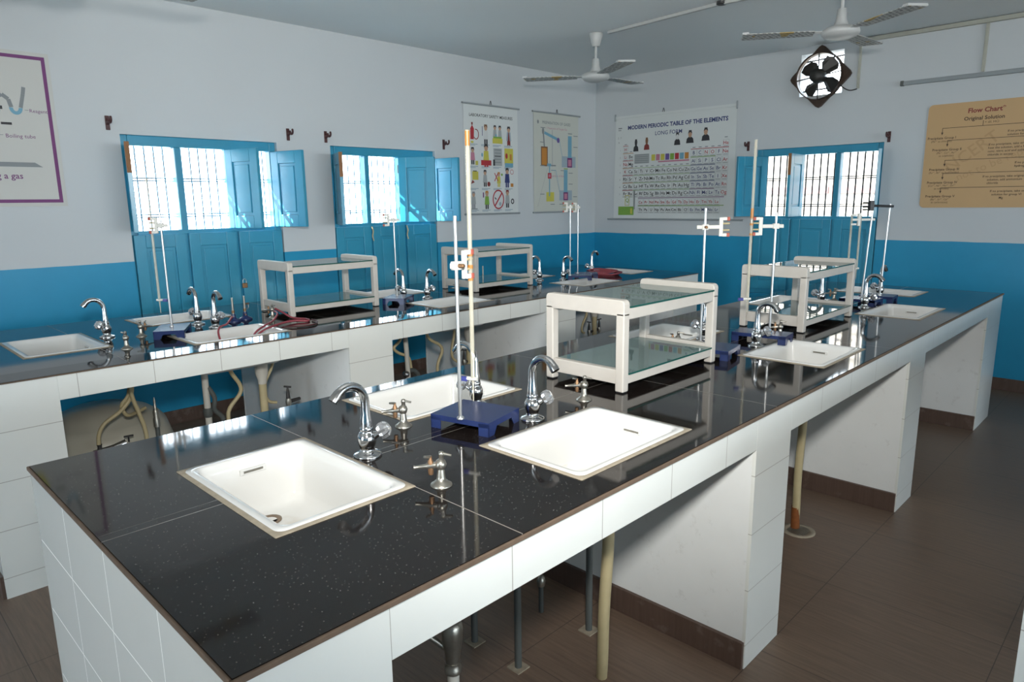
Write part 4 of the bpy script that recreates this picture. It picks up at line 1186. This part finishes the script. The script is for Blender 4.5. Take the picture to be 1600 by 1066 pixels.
# laboratory safety chart: sixteen little picture cells
def draw_safety(s, w, h):
    s.text('black', 'LABORATORY SAFETY MEASURES', w / 2, h - 0.115, 0.040, bold=0.0005)
    cw, ch = (w - 0.10) / 4, (h - 0.20) / 4
    def person(x, y, k, hair, coat, legs):
        s.rect(legs, x - 0.020 * k, y - 0.085 * k, x - 0.003 * k, y - 0.03 * k); s.rect(legs, x + 0.003 * k, y - 0.085 * k, x + 0.020 * k, y - 0.03 * k)
        s.poly(coat, [(x - 0.03 * k, y - 0.045 * k), (x + 0.03 * k, y - 0.045 * k), (x + 0.022 * k, y + 0.03 * k), (x - 0.022 * k, y + 0.03 * k)])
        s.oval('skin', x, y + 0.050 * k, 0.019 * k, 0.024 * k)
        s.poly(hair, [(x - 0.022 * k, y + 0.052 * k), (x - 0.016 * k, y + 0.078 * k), (x + 0.016 * k, y + 0.078 * k), (x + 0.022 * k, y + 0.052 * k), (x, y + 0.064 * k)])
    for r in range(4):
        for c in range(4):
            x, y = 0.05 + cw * (c + 0.5), h - 0.175 - ch * (r + 0.45)
            i = r * 4 + c
            s.rect('paleblue', x - cw * 0.42, y - ch * 0.51, x + cw * 0.30, y - ch * 0.475)
            s.rect('paleblue', x - cw * 0.42, y - ch * 0.56, x + cw * 0.10, y - ch * 0.53)
            if i == 0:
                s.poly('red', [(x - 0.045, y - 0.06), (x + 0.0, y - 0.06), (x + 0.005, y + 0.04), (x - 0.02, y + 0.075), (x - 0.045, y + 0.04)])
                s.rect('yellow', x - 0.040, y - 0.095, x - 0.006, y - 0.075)
                s.rect('maroon', x - 0.03, y + 0.075, x - 0.01, y + 0.10)
                s.ring('maroon', x + 0.030, y - 0.01, 0.038, 0.05, 0.009, 20, -PI * 0.8, PI * 0.6)
            elif i == 1:
                person(x, y, 1.15, 'brown', 'white', 'black'); s.rect('navy', x - 0.05, y - 0.02, x - 0.043, y + 0.07)
            elif i == 2:
                person(x - 0.035, y + 0.02, 0.9, 'black', 'palegrey', 'grey'); person(x + 0.035, y + 0.02, 0.9, 'black', 'palegrey', 'grey')
                s.rect('yellow', x - 0.07, y - 0.085, x + 0.07, y - 0.035); s.rect('green', x - 0.06, y - 0.035, x + 0.06, y - 0.018); s.rect('sky', x - 0.03, y - 0.02, x - 0.01, y + 0.004)
            elif i == 3:
                person(x, y, 1.15, 'black', 'paleblue', 'maroon'); s.poly('maroon', [(x - 0.018, y - 0.09), (x + 0.018, y - 0.09), (x + 0.006, y + 0.03), (x - 0.006, y + 0.03)])
            elif i == 4:
                person(x - 0.02, y, 1.0, 'black', 'pink', 'black'); s.rect('yellow', x + 0.015, y - 0.09, x + 0.05, y - 0.05)
            elif i == 5:
                person(x, y + 0.01, 1.35, 'black', 'yellow', 'red'); s.rect('red', x - 0.07, y - 0.09, x + 0.07, y - 0.04); s.oval('sky', x - 0.055, y + 0.01, 0.012, 0.02)
            elif i == 6:
                s.rect('palegrey', x - 0.06, y - 0.09, x + 0.06, y + 0.08)
                for q in range(5):
                    s.rect('black' if q == 2 else 'grey', x - 0.045, y - 0.06 + q * 0.03, x + 0.045, y - 0.052 + q * 0.03)
                s.rect('black', x - 0.066, y - 0.09, x - 0.04, y - 0.03)
            elif i == 7:
                s.rect('yellow', x - 0.065, y - 0.075, x + 0.06, y + 0.085); s.oval('red', x - 0.035, y + 0.01, 0.017, 0.028); s.rect('sky', x - 0.06, y - 0.10, x + 0.06, y - 0.06); s.rect('orange', x + 0.01, y - 0.03, x + 0.04, y + 0.03)
            elif i == 8:
                s.rect('yellow', x - 0.03, y - 0.02, x + 0.05, y + 0.06); s.rect('black', x - 0.02, y + 0.06, x + 0.03, y + 0.068); s.poly('maroon', [(x - 0.05, y - 0.06), (x + 0.0, y - 0.045), (x - 0.03, y - 0.02)])
            elif i == 9:
                person(x - 0.02, y, 1.0, 'black', 'palegrey', 'black'); s.oval('maroon', x + 0.03, y - 0.06, 0.022, 0.024)
            elif i == 10:
                person(x + 0.01, y - 0.01, 0.9, 'orange', 'yellow', 'yellow'); s.line('red', x - 0.05, y - 0.03, x + 0.0, y + 0.05, 0.010); s.line('red', x - 0.05, y + 0.05, x + 0.0, y - 0.03, 0.010); s.oval('green', x + 0.055, y + 0.035, 0.014, 0.012)
            elif i == 11:
                person(x - 0.03, y + 0.01, 1.2, 'black', 'navy', 'navy'); s.rect('orange', x + 0.02, y - 0.085, x + 0.06, y - 0.05); s.ring('red', x + 0.04, y + 0.065, 0.025, 0.025, 0.005)
            elif i == 12:
                person(x - 0.02, y, 1.0, 'grey', 'palegrey', 'grey'); s.rect('grey', x - 0.05, y - 0.095, x + 0.03, y - 0.085)
            elif i == 13:
                person(x, y, 1.1, 'orange', 'green', 'black'); s.rect('purple', x - 0.055, y + 0.02, x - 0.04, y + 0.07)
            elif i == 14:
                s.ring('red', x, y, 0.082, 0.098, 0.014); s.line('red', x - 0.052, y - 0.066, x + 0.052, y + 0.066, 0.016); s.line('black', x - 0.05, y + 0.02, x - 0.03, y + 0.0, 0.012); s.oval('paleblue', x + 0.025, y - 0.045, 0.018, 0.02)
            else:
                person(x - 0.03, y + 0.01, 1.1, 'maroon', 'palegrey', 'black'); s.ring('black', x + 0.045, y - 0.02, 0.024, 0.028, 0.012)
make_chart('safety_chart', 'hanging chart of laboratory safety pictures beside the second window', (XL + 0.006, 4.625, 1.437), (0, 1, 0), (1, 0, 0), 0.745, 1.045, M['sheet'], True, (0.36,), draw_safety, (0.015, 0.02))

def draw_prep(s, w, h):
    s.text('grey', 'PREPARATION OF GASES', w / 2, h - 0.115, 0.042, bold=0.0006)
    s.text('pink', '1. Preparation of Oxygen Gas', w / 2, h - 0.165, 0.030)
    s.oval('grey', 0.07, h - 0.10, 0.014, 0.020)
    # upper drawing
    s.rect('brown', 0.115, h - 0.555, 0.225, h - 0.35); s.rect('orange', 0.130, h - 0.54, 0.210, h - 0.365); s.poly('grey', [(0.16, h - 0.35), (0.18, h - 0.35), (0.165, h - 0.21), (0.145, h - 0.21)]); s.oval('grey', 0.15, h - 0.19, 0.018, 0.035)
    s.line('grey', 0.30, h - 0.56, 0.30, h - 0.17, 0.006); s.line('grey', 0.24, h - 0.545, 0.36, h - 0.545, 0.014)
    s.line('sky', 0.17, h - 0.205, 0.40, h - 0.27, 0.030); s.oval('violet', 0.40, h - 0.275, 0.024, 0.028)
    s.path('sky', [(0.42, h - 0.28), (0.46, h - 0.42), (0.50, h - 0.53)], 0.006)
    s.rect('paleblue', 0.46, h - 0.56, 0.70, h - 0.44); s.rect('sky', 0.565, h - 0.46, 0.63, h - 0.22); s.rect('purple', 0.555, h - 0.56, 0.64, h - 0.455); s.rect('pink', 0.57, h - 0.545, 0.625, h - 0.475); s.rect('grey', 0.565, h - 0.20, 0.635, h - 0.19)
    for x0, y0 in ((0.11, h - 0.16), (0.10, h - 0.31), (0.66, h - 0.22), (0.66, h - 0.34), (0.28, h - 0.60), (0.44, h - 0.60)):
        s.rect('grey', x0, y0, x0 + 0.075, y0 + 0.008)
    s.text('pink', '2. Preparation of Hydrogen', w / 2 + 0.02, h - 0.665, 0.030)
    # lower drawing
    s.rect('yellow', 0.20, 0.115, 0.33, 0.215); s.rect('sky', 0.245, 0.17, 0.262, 0.50); s.rect('sky', 0.215, 0.49, 0.28, 0.52); s.rect('red', 0.225, 0.36, 0.285, 0.42); s.rect('pink', 0.24, 0.375, 0.27, 0.405)
    s.path('sky', [(0.29, 0.45), (0.36, 0.45), (0.42, 0.24), (0.47, 0.16)], 0.006)
    s.rect('paleblue', 0.42, 0.125, 0.64, 0.235); s.rect('sky', 0.495, 0.21, 0.56, 0.46); s.rect('purple', 0.49, 0.125, 0.57, 0.215); s.rect('pink', 0.505, 0.14, 0.555, 0.20); s.rect('green', 0.495, 0.465, 0.565, 0.475)
    s.path('palegrey', [(0.06, 0.06), (0.21, 0.45), (0.26, 0.55)], 0.004); s.path('palegrey', [(0.34, 0.44), (0.46, 0.10)], 0.004)
    for x0, y0 in ((0.58, 0.42), (0.58, 0.30), (0.66, 0.16), (0.10, 0.49), (0.10, 0.19), (0.27, 0.08), (0.42, 0.08)):
        s.rect('grey', x0, y0, x0 + 0.07, y0 + 0.008)
make_chart('gas_preparation_chart', 'pale hanging chart of gas preparation drawings by the room corner', (XL + 0.006, 5.615, 1.437), (0, 1, 0), (1, 0, 0), 0.745, 1.045, M['sheet_cream'], True, (0.37,), draw_prep, (0.02, 0.025))

EL = {1: 'H                He', 2: 'Li Be          B C N O F Ne', 3: 0}
PT = [(1, 'H', 1), (18, 'He', 1), (1, 'Li', 2), (2, 'Be', 2)] + [(13 + i, e, 2) for i, e in enumerate('B C N O F Ne'.split())] + [(1, 'Na', 3), (2, 'Mg', 3)] + [(13 + i, e, 3) for i, e in enumerate('Al Si P S Cl Ar'.split())] \
    + [(1 + i, e, 4) for i, e in enumerate('K Ca Sc Ti V Cr Mn Fe Co Ni Cu Zn Ga Ge As Se Br Kr'.split())] + [(1 + i, e, 5) for i, e in enumerate('Rb Sr Y Zr Nb Mo Tc Ru Rh Pd Ag Cd In Sn Sb Te I Xe'.split())] \
    + [(1 + i, e, 6) for i, e in enumerate('Cs Ba La Hf Ta W Re Os Ir Pt Au Hg Tl Pb Bi Po At Rn'.split())] + [(1 + i, e, 7) for i, e in enumerate('Fr Ra Ac Rf Db Sg Bh Hs Mt Ds Rg Cn Nh Fl Mc Lv Ts Og'.split())] \
    + [(4 + i, e, 8) for i, e in enumerate('Ce Pr Nd Pm Sm Eu Gd Tb Dy Ho Er Tm Yb Lu'.split())] + [(4 + i, e, 9) for i, e in enumerate('Th Pa U Np Pu Am Cm Bk Cf Es Fm Md No Lr'.split())]
def draw_table(s, w, h):
    s.text('navy', 'MODERN PERIODIC TABLE OF THE ELEMENTS', w * 0.525, h - 0.145, 0.0585, bold=0.0020)
    s.text('navy', 'LONG FORM', w * 0.47, h - 0.228, 0.058, bold=0.0004)
    x0, cw, y0, rh = 0.105, (w - 0.17) / 18, h - 0.32, 0.081
    for px, pw, sk, sh in ((0.275, 0.046, 'black', 'black'), (0.415, 0.048, 'brown', 'maroon'), (0.795, 0.050, 'white', 'black'), (0.945, 0.060, 'skin', 'black'), (1.125, 0.062, 'skin', 'black')):
        yb = h - 0.385 + (px - 0.27) * 0.07
        s.poly(sh, [(px - pw * 0.75, yb), (px + pw * 0.75, yb), (px + pw * 0.62, yb + 0.045), (px + pw * 0.2, yb + 0.066), (px - pw * 0.2, yb + 0.066), (px - pw * 0.62, yb + 0.045)])
        s.oval(sk, px, yb + 0.090, pw * 0.36, 0.034); s.poly('black' if sh != 'maroon' else 'brown', [(px - pw * 0.4, yb + 0.095), (px - pw * 0.25, yb + 0.13), (px + pw * 0.25, yb + 0.13), (px + pw * 0.4, yb + 0.095), (px, yb + 0.112)])
    s.rect('grey', 0.035, h - 0.130, 0.085, h - 0.118); s.rect('grey', 0.035, h - 0.150, 0.075, h - 0.142)
    s.text('grey', '2  T', 0.055, h - 0.24, 0.030); s.text('black', 'x', 0.045, h - 0.285, 0.03)
    top = {1: 1, 2: 2, 18: 1}
    for g in range(1, 19):
        first = 1 if g in (1, 18) else 2 if g == 2 or g >= 13 else 4
        gx = x0 + (g - 1) * cw
        s.rect('grey', gx + cw * 0.25, y0 - (first - 1) * rh + 0.012, gx + cw * 0.72, y0 - (first - 1) * rh + 0.020)
    colr = lambda g, p: 'red' if g == 18 or p == 8 or (p == 2 and g in (15, 16)) or (p <= 4 and g == 1) else 'black' if g <= 12 else 'navy'
    for g, e, p in PT:
        gx = x0 + (g - 1) * cw
        gy = y0 - p * rh if p <= 7 else y0 - p * rh - 0.012
        s.frame('palegrey', gx + 0.003, gy + 0.003, gx + cw - 0.003, gy + rh - 0.006, 0.0022)
        s.text(colr(g, p), e, gx + cw * 0.48, gy + 0.026, 0.050 if p < 8 else 0.042, bold=0.0004)
        s.rect('palegrey', gx + cw * 0.15, gy + 0.008, gx + cw * 0.85, gy + 0.015)
    for p in range(1, 8):
        s.line('red' if p % 2 else 'orange', x0, y0 - (p - 1) * rh, x0 + cw * (2 if p > 1 else 1), y0 - (p - 1) * rh + 0.001, 0.005)
        s.line('red' if p == 2 else 'green' if p == 3 else 'purple' if p == 7 else 'navy', x0 + 12 * cw, y0 - (p - 1) * rh - (0 if p > 1 else rh), x0 + (18 if p < 3 else 16) * cw, y0 - (p - 1) * rh - (0 if p > 1 else rh), 0.006)
        s.text('grey', str(p), x0 - 0.035, y0 - p * rh + 0.028, 0.024)
        if p >= 4: s.line('green', x0 + 2 * cw, y0 - (p - 1) * rh, x0 + 12 * cw, y0 - (p - 1) * rh, 0.004)
    s.line('purple', x0 + 3 * cw, y0 - 7 * rh - 0.006, x0 + 17.6 * cw, y0 - 7 * rh - 0.006, 0.006)
    s.line('green', x0 + 3 * cw, y0 - 8 * rh - 0.010, x0 + 17.6 * cw, y0 - 8 * rh - 0.010, 0.007)
    s.rect('palegrey', x0 + 2.2 * cw, y0 - 2.45 * rh, x0 + 4.9 * cw, y0 - 1.2 * rh)
    for q in range(5):
        s.rect('grey', x0 + 2.3 * cw, y0 - 2.35 * rh + q * 0.021, x0 + 4.8 * cw, y0 - 2.35 * rh + q * 0.021 + 0.006)
    for q, cn in enumerate(('yellow', 'pink', 'yellow', 'violet', 'green', 'red', 'sky', 'orange')):
        s.rect(cn, x0 + (5.3 + q * 0.82) * cw, y0 - 2.15 * rh, x0 + (5.95 + q * 0.82) * cw, y0 - 1.35 * rh)
    s.rect('pink', x0 + 6.5 * cw, y0 - 2.42 * rh, x0 + 11.8 * cw, y0 - 2.24 * rh)
    s.rect('grey', x0 + 2.15 * cw, y0 - 8.6 * rh, x0 + 2.45 * cw, y0 - 6.05 * rh); s.rect('palegrey', x0 + 2.2 * cw, y0 - 8.6 * rh, x0 + 2.36 * cw, y0 - 6.1 * rh)
    s.frame('yellow', 0.145, 0.150, 0.205, 0.265, 0.006); s.text('green', 'Q', 0.175, 0.19, 0.06)
    s.rect('green', 0.055, 0.045, 0.265, 0.140); s.rect('yellow', 0.22, 0.06, 0.245, 0.12)
pt = make_chart('periodic_table_chart', 'wide hanging modern periodic table of the elements', (-4.845, YB - 0.006, 1.345), (1, 0, 0), (0, -1, 0), 1.455, 1.125, M['sheet'], False, (0.62,), draw_table, taper=0.015)
MB().tube([(-0.09, -0.012, 0.0), (1.58, -0.012, 0.0)], 0.010, 10).build('batten', M['batten'], pt)
MB().box(-0.005, 1.46, -0.012, -0.001, 1.105, 1.13).build('hem', M['sheet'], pt)
for hx in (-0.004, 1.459):
    MB().tube([(hx, -0.012, 1.08), (hx, -0.010, 1.155)], 0.008, 8).build('corner_tab', M['batten'], pt)

def draw_flow(s, w, h):
    s.text('maroon', 'Flow Chart*', 0.405, h - 0.085, 0.050, bold=0.0014)
    s.text('sepia', 'Original Solution', 0.395, h - 0.142, 0.040, bold=0.0008)
    s.line('sepia', 0.392, h - 0.150, 0.392, h - 0.190, 0.004)
    s.text('sepia', '+ dil. HCl', 0.402, h - 0.172, 0.024, 'LEFT')
    s.text('tan', 'NCERT', 0.36, h - 0.42, 0.13, bold=0.001, rot=RD(38))
    s.text('tan', 'not to be republished', 0.60, h - 0.46, 0.085, rot=RD(24))
    rows = [(0.115, h - 0.190, 'Precipitate Group I', '(Pb\u00b2\u207a as chloride)', None, 0.055),
            (0.160, h - 0.288, 'Precipitate Group II', '(Pb\u00b2\u207a, Cu\u00b2\u207a, As\u00b3\u207a', 'as sulphides)', 0.050),
            (0.155, h - 0.445, 'Precipitate Group III', '(Fe\u00b3\u207a, Al\u00b3\u207a as hydroxides)', None, 0.050),
            (0.150, h - 0.550, 'Precipitate Group IV', '(Co\u00b2\u207a, Ni\u00b2\u207a, Mn\u00b2\u207a, Zn\u00b2\u207a', 'as sulphides)', 0.050),
            (0.145, h - 0.665, 'Precipitate Group V', '(Ba\u00b2\u207a, Sr\u00b2\u207a, Ca\u00b2\u207a', 'as carbonates)', 0.046)]
    for x, y, a, b_, c, dl in rows:
        s.line('sepia', x - 0.002, y, w - 0.12, y, 0.004)
        s.line('sepia', x, y, x, y - dl + 0.01, 0.004)
        s.poly('sepia', [(x - 0.008, y - dl + 0.022), (x + 0.008, y - dl + 0.022), (x, y - dl)])
        s.text('sepia', a, x, y - dl - 0.030, 0.026, bold=0.0004)
        s.text('sepia', b_, x, y - dl - 0.054, 0.021)
        if c: s.text('sepia', c, x, y - dl - 0.077, 0.021)
    for x, y, ls in ((0.560, h - 0.250, ('If no precipitate, take original', 'solution for group II')), (0.445, h - 0.345, ('If no precipitate, take original solution', 'heat the solution, add a few drops of', 'conc. nitric acid and solid ammonium', 'chloride in excess')),
                     (0.630, h - 0.490, ('If no precipitate, pass', 'hydrogen sulphide')), (0.430, h - 0.590, ('If no precipitate, take original', '     solution, add ammonium', '     chloride')), (0.490, h - 0.705, ('If no precipitate, take original', '  solution for group VI', '          Mg'))):
        for q, l in enumerate(ls):
            s.text('sepia', l, x, y - q * 0.026, 0.023, 'LEFT', 0.0003)
make_chart('flow_chart_board', 'tan flow chart board with rounded corners beside the far window', (-1.70, YB - 0.001, 1.462), (1, 0, 0), (0, -1, 0), 1.22, 0.825, M['tan_board'], False, (), draw_flow, thick=0.008, radius=0.035)

# ------------------------------------------------------------------ curtain-rod brackets
def bracket(label, loc, n, u):
    t = thing('curtain_rod_bracket', label, 'bracket', loc, group='maroon curtain-rod brackets')
    n, u, Z = Vector(n), Vector(u), Vector((0, 0, 1))
    MB().obox(n * 0.004, u * 0.013, n * 0.004, Z * 0.045).build('wall_plate', M['maroon'], t, bevel=0.003)
    b = MB().tube([n * 0.006 + Z * 0.0, n * 0.030 + Z * 0.004, n * 0.045 + Z * 0.012], [0.014, 0.010, 0.010], 10)
    b.build('arm', M['maroon'], t)
    c = n * 0.060 + Z * 0.020
    pts = [c + (n * math.cos(a) + Z * math.sin(a)) * 0.021 for a in [RD(-200 + k * 20) for k in range(13)]]
    MB().tube(pts, 0.008, 8).build('cup', M['maroon'], t)
for y, lb in ((1.535, 'maroon curtain-rod bracket above the first window, on the poster side'), (2.800, 'maroon curtain-rod bracket above the open shutter of the first window'),
              (3.130, 'maroon curtain-rod bracket above the second window, on the first window side'), (4.375, 'maroon curtain-rod bracket between the second window and the safety chart')):
    bracket(lb, (XL, y, 2.085), (1, 0, 0), (0, 1, 0))
for x, lb in ((-3.255, 'maroon curtain-rod bracket between the periodic table and the far window'), (-1.985, 'maroon curtain-rod bracket between the far window and the tan board')):
    bracket(lb, (x, YB, 2.06), (0, -1, 0), (1, 0, 0))

# ------------------------------------------------------------------ ceiling fans
def make_fan(label, loc, rot, hubz):
    t = thing('ceiling_fan', label, 'fan', (loc[0], loc[1], H), rot, group='three-blade ceiling fans')
    d = hubz - H
    MB().lathe([(0.030, 0.0), (0.056, -0.004), (0.058, -0.012), (0.046, -0.06), (0.034, -0.10), (0.026, -0.105)], n=24).build('canopy', M['white_paint'], t)
    MB().tube([(0, 0, -0.10), (0, 0, d + 0.11)], 0.011, 10).build('downrod', M['white_paint'], t)
    MB().lathe([(0.016, 0.15), (0.027, 0.145), (0.032, 0.09), (0.046, 0.04), (0.056, 0.03)], (0, 0, d), n=20).build('lower_cup', M['white_paint'], t)
    MB().lathe([(0.030, 0.042), (0.085, 0.036), (0.112, 0.020), (0.116, 0.004), (0.112, -0.008), (0.096, -0.022), (0.060, -0.034), (0.005, -0.038)], (0, 0, d), n=32).build('motor', M['white_paint'], t)
    for k in range(3):
        a = k * 2 * PI / 3
        ca, sa = math.cos(a), math.sin(a)
        R = Matrix.Rotation(a, 4, 'Z') @ Matrix.Rotation(RD(2.5), 4, 'X')
        outline = []
        for x, wv in ((0.16, 0.055), (0.22, 0.062), (0.40, 0.068), (0.56, 0.074), (0.60, 0.070)):
            outline.append((x, wv, 0.006 * (x - 0.16) / 0.44))
        b = MB()
        rings = [[R @ Vector((x, -wv, z_)), R @ Vector((x, wv, z_)), R @ Vector((x, wv, z_ + 0.004)), R @ Vector((x, -wv, z_ + 0.004))] for x, wv, z_ in outline]
        b.loft([[p + Vector((0, 0, d + 0.006)) for p in r] for r in rings], True, False)
        o = b.build('blade', M['news'], t)
        i = MB()
        i.obox((R @ Vector((0.14, 0, 0.006))) + Vector((0, 0, d + 0.006)), (R.to_3x3() @ Vector((0.055, 0, 0))), (R.to_3x3() @ Vector((0, 0.022, 0))), (R.to_3x3() @ Vector((0, 0, 0.003))))
        i.build('blade_iron', M['white_paint'], o)
        e = MB()
        e.obox((R @ Vector((0.585, 0.0, 0.014))) + Vector((0, 0, d + 0.006)), (R.to_3x3() @ Vector((0.020, 0, 0))), (R.to_3x3() @ Vector((0, 0.070, 0))), (R.to_3x3() @ Vector((0, 0, 0.006))))
        e.build('tip_fold', M['white_paint'], o)
    return t
make_fan('white ceiling fan with paper-wrapped blades in front of the room corner', (-3.728, 4.845), RD(90), 2.555)
make_fan('white ceiling fan with paper-wrapped blades in front of the exhaust fan', (-1.800, 4.900), RD(90), 2.590)
make_fan('ceiling fan mostly above the view, one blade tip showing over the first window', (-3.560, 0.925), RD(90), 2.505)

# ------------------------------------------------------------------ exhaust fan
ex = thing('exhaust_fan', 'brown metal exhaust fan set diamond-wise in the lit wall opening', 'fan', (-2.595, YB - 0.03, 2.622))
def E_(a, r, d):
    return Vector((math.cos(a) * r, d, math.sin(a) * r))
RH, RO, NN = 0.196, 0.280, 64
def diamond(a):
    k = RO / (abs(math.cos(a)) + abs(math.sin(a)))
    return max(min(k, 0.268), RH + 0.010)
b = MB()
rings = []
for rfun, dd in ((lambda a: RH, 0.02), (lambda a: RH, -0.008), (diamond, -0.008), (diamond, 0.02)):
    rings.append([E_(2 * PI * k / NN, rfun(2 * PI * k / NN), dd) for k in range(NN)])
b.loft(rings + [rings[0]], False, False)
b.build('frame', M['rusty_metal'], ex)
b = MB()
b.loft([[E_(2 * PI * k / NN, RH + 0.004, -0.055) for k in range(NN)], [E_(2 * PI * k / NN, RH, -0.055) for k in range(NN)], [E_(2 * PI * k / NN, RH, 0.01) for k in range(NN)], [E_(2 * PI * k / NN, RH + 0.004, 0.01) for k in range(NN)], [E_(2 * PI * k / NN, RH + 0.004, -0.055) for k in range(NN)]], False, True)
b.build('shroud', M['rusty_metal'], ex)
MB().lathe([(0.03, -0.02), (0.060, 0.0), (0.064, 0.05), (0.058, 0.10), (0.03, 0.115), (0.004, 0.117)], (0, 0.0, 0), (0, -1, 0), n=24).build('motor', M['fan_black'], ex)
for k in range(4):
    a0 = RD(52 + 90 * k)
    pts = []
    for r, dw in ((0.03, -0.40), (0.09, -0.50), (0.145, -0.50), (0.175, -0.30), (0.186, 0.05), (0.176, 0.36), (0.12, 0.52), (0.03, 0.45)):
        pts.append((a0 + dw, r))
    front = [E_(a, r, 0.012 - 0.07 * (a - a0) * min(1, r / 0.1)) for a, r in pts]
    back = [p + Vector((0, 0.004, 0)) for p in front]
    n8 = len(pts)
    MB().add(front + back, [tuple(range(n8)), tuple(reversed(range(n8, 2 * n8)))] + [(i, (i + 1) % n8, (i + 1) % n8 + n8, i + n8) for i in range(n8)]).build('blade', M['fan_black'], ex)
for a in (0.12, PI / 2 + 0.05, PI + 0.1, 1.5 * PI):
    MB().bar(E_(a, 0.05, -0.045), E_(a, 0.20, -0.03), 0.008, 0.012, (0, 1, 0)).build('motor_arm', M['fan_black'], ex)
b = MB()
for zz in (0.16, -0.1):
    b.bar((-0.19, 0.12, zz), (0.18, 0.12, zz + 0.02), 0.012, 0.012)
b.build('guard_bar', M['dark_iron'], ex)
hose('fan_cable', 'dark cable looping from the exhaust fan to the tan conduit', 'cable', [(-2.43, YB - 0.04, 2.545), (-2.38, YB - 0.04, 2.50), (-2.33, YB - 0.03, 2.475), (-2.275, YB - 0.02, 2.482)], 0.005, M['dark_iron'])

# ------------------------------------------------------------------ conduits and batten
tag(MB().box(-2.284, -2.262, YB - 0.016, YB, 2.487, 2.862).build('wire_conduit', M['conduit_tan'], bevel=0.003), 'short tan conduit dropping from the ceiling to the exhaust fan', 'conduit')
tag(MB().box(-2.30, 1.9, YB - 0.03, YB, 2.862, 2.894).build('wire_conduit', M['conduit_tan'], bevel=0.003), 'tan conduit running along the top of the back wall', 'conduit')
tag(MB().box(-1.362, -1.338, YB - 0.016, YB, 2.505, 2.862).build('wire_conduit', M['conduit_tan'], bevel=0.003), 'tan conduit dropping to the grey batten above the tan board', 'conduit')
t = thing('light_batten', 'unlit grey light batten on the wall above the tan board', 'light batten', (-1.915, YB, 2.478))
MB().box(0, 1.25, -0.035, 0, -0.012, 0.020).build('channel', M['grey_tube'], t, bevel=0.004)
MB().box(-0.012, 0.012, -0.042, 0, -0.016, 0.024).build('end_cap', M['hose_grey'], t, bevel=0.003)
b = MB()
b.bar((-3.615, 4.862, H - 0.012), (-2.585, 4.752, H - 0.012), 0.030, 0.022)
tag(b.build('wire_conduit', M['conduit'], bevel=0.003), 'white ceiling conduit leading away from the corner fan', 'conduit', 'white ceiling conduits')
b = MB()
b.bar((-2.545, 4.750, H - 0.012), (-1.87, 4.80, H - 0.012), 0.030, 0.022)
tag(b.build('wire_conduit', M['conduit'], bevel=0.003), 'white ceiling conduit between a dark junction and the fan before the exhaust fan', 'conduit', 'white ceiling conduits')
tag(MB().lathe([(0.035, 0), (0.035, -0.02), (0.02, -0.024)], (-2.565, 4.751, H), n=16).build('junction_box', M['dark_iron']), 'small dark junction box joining the two ceiling conduits', 'junction box')
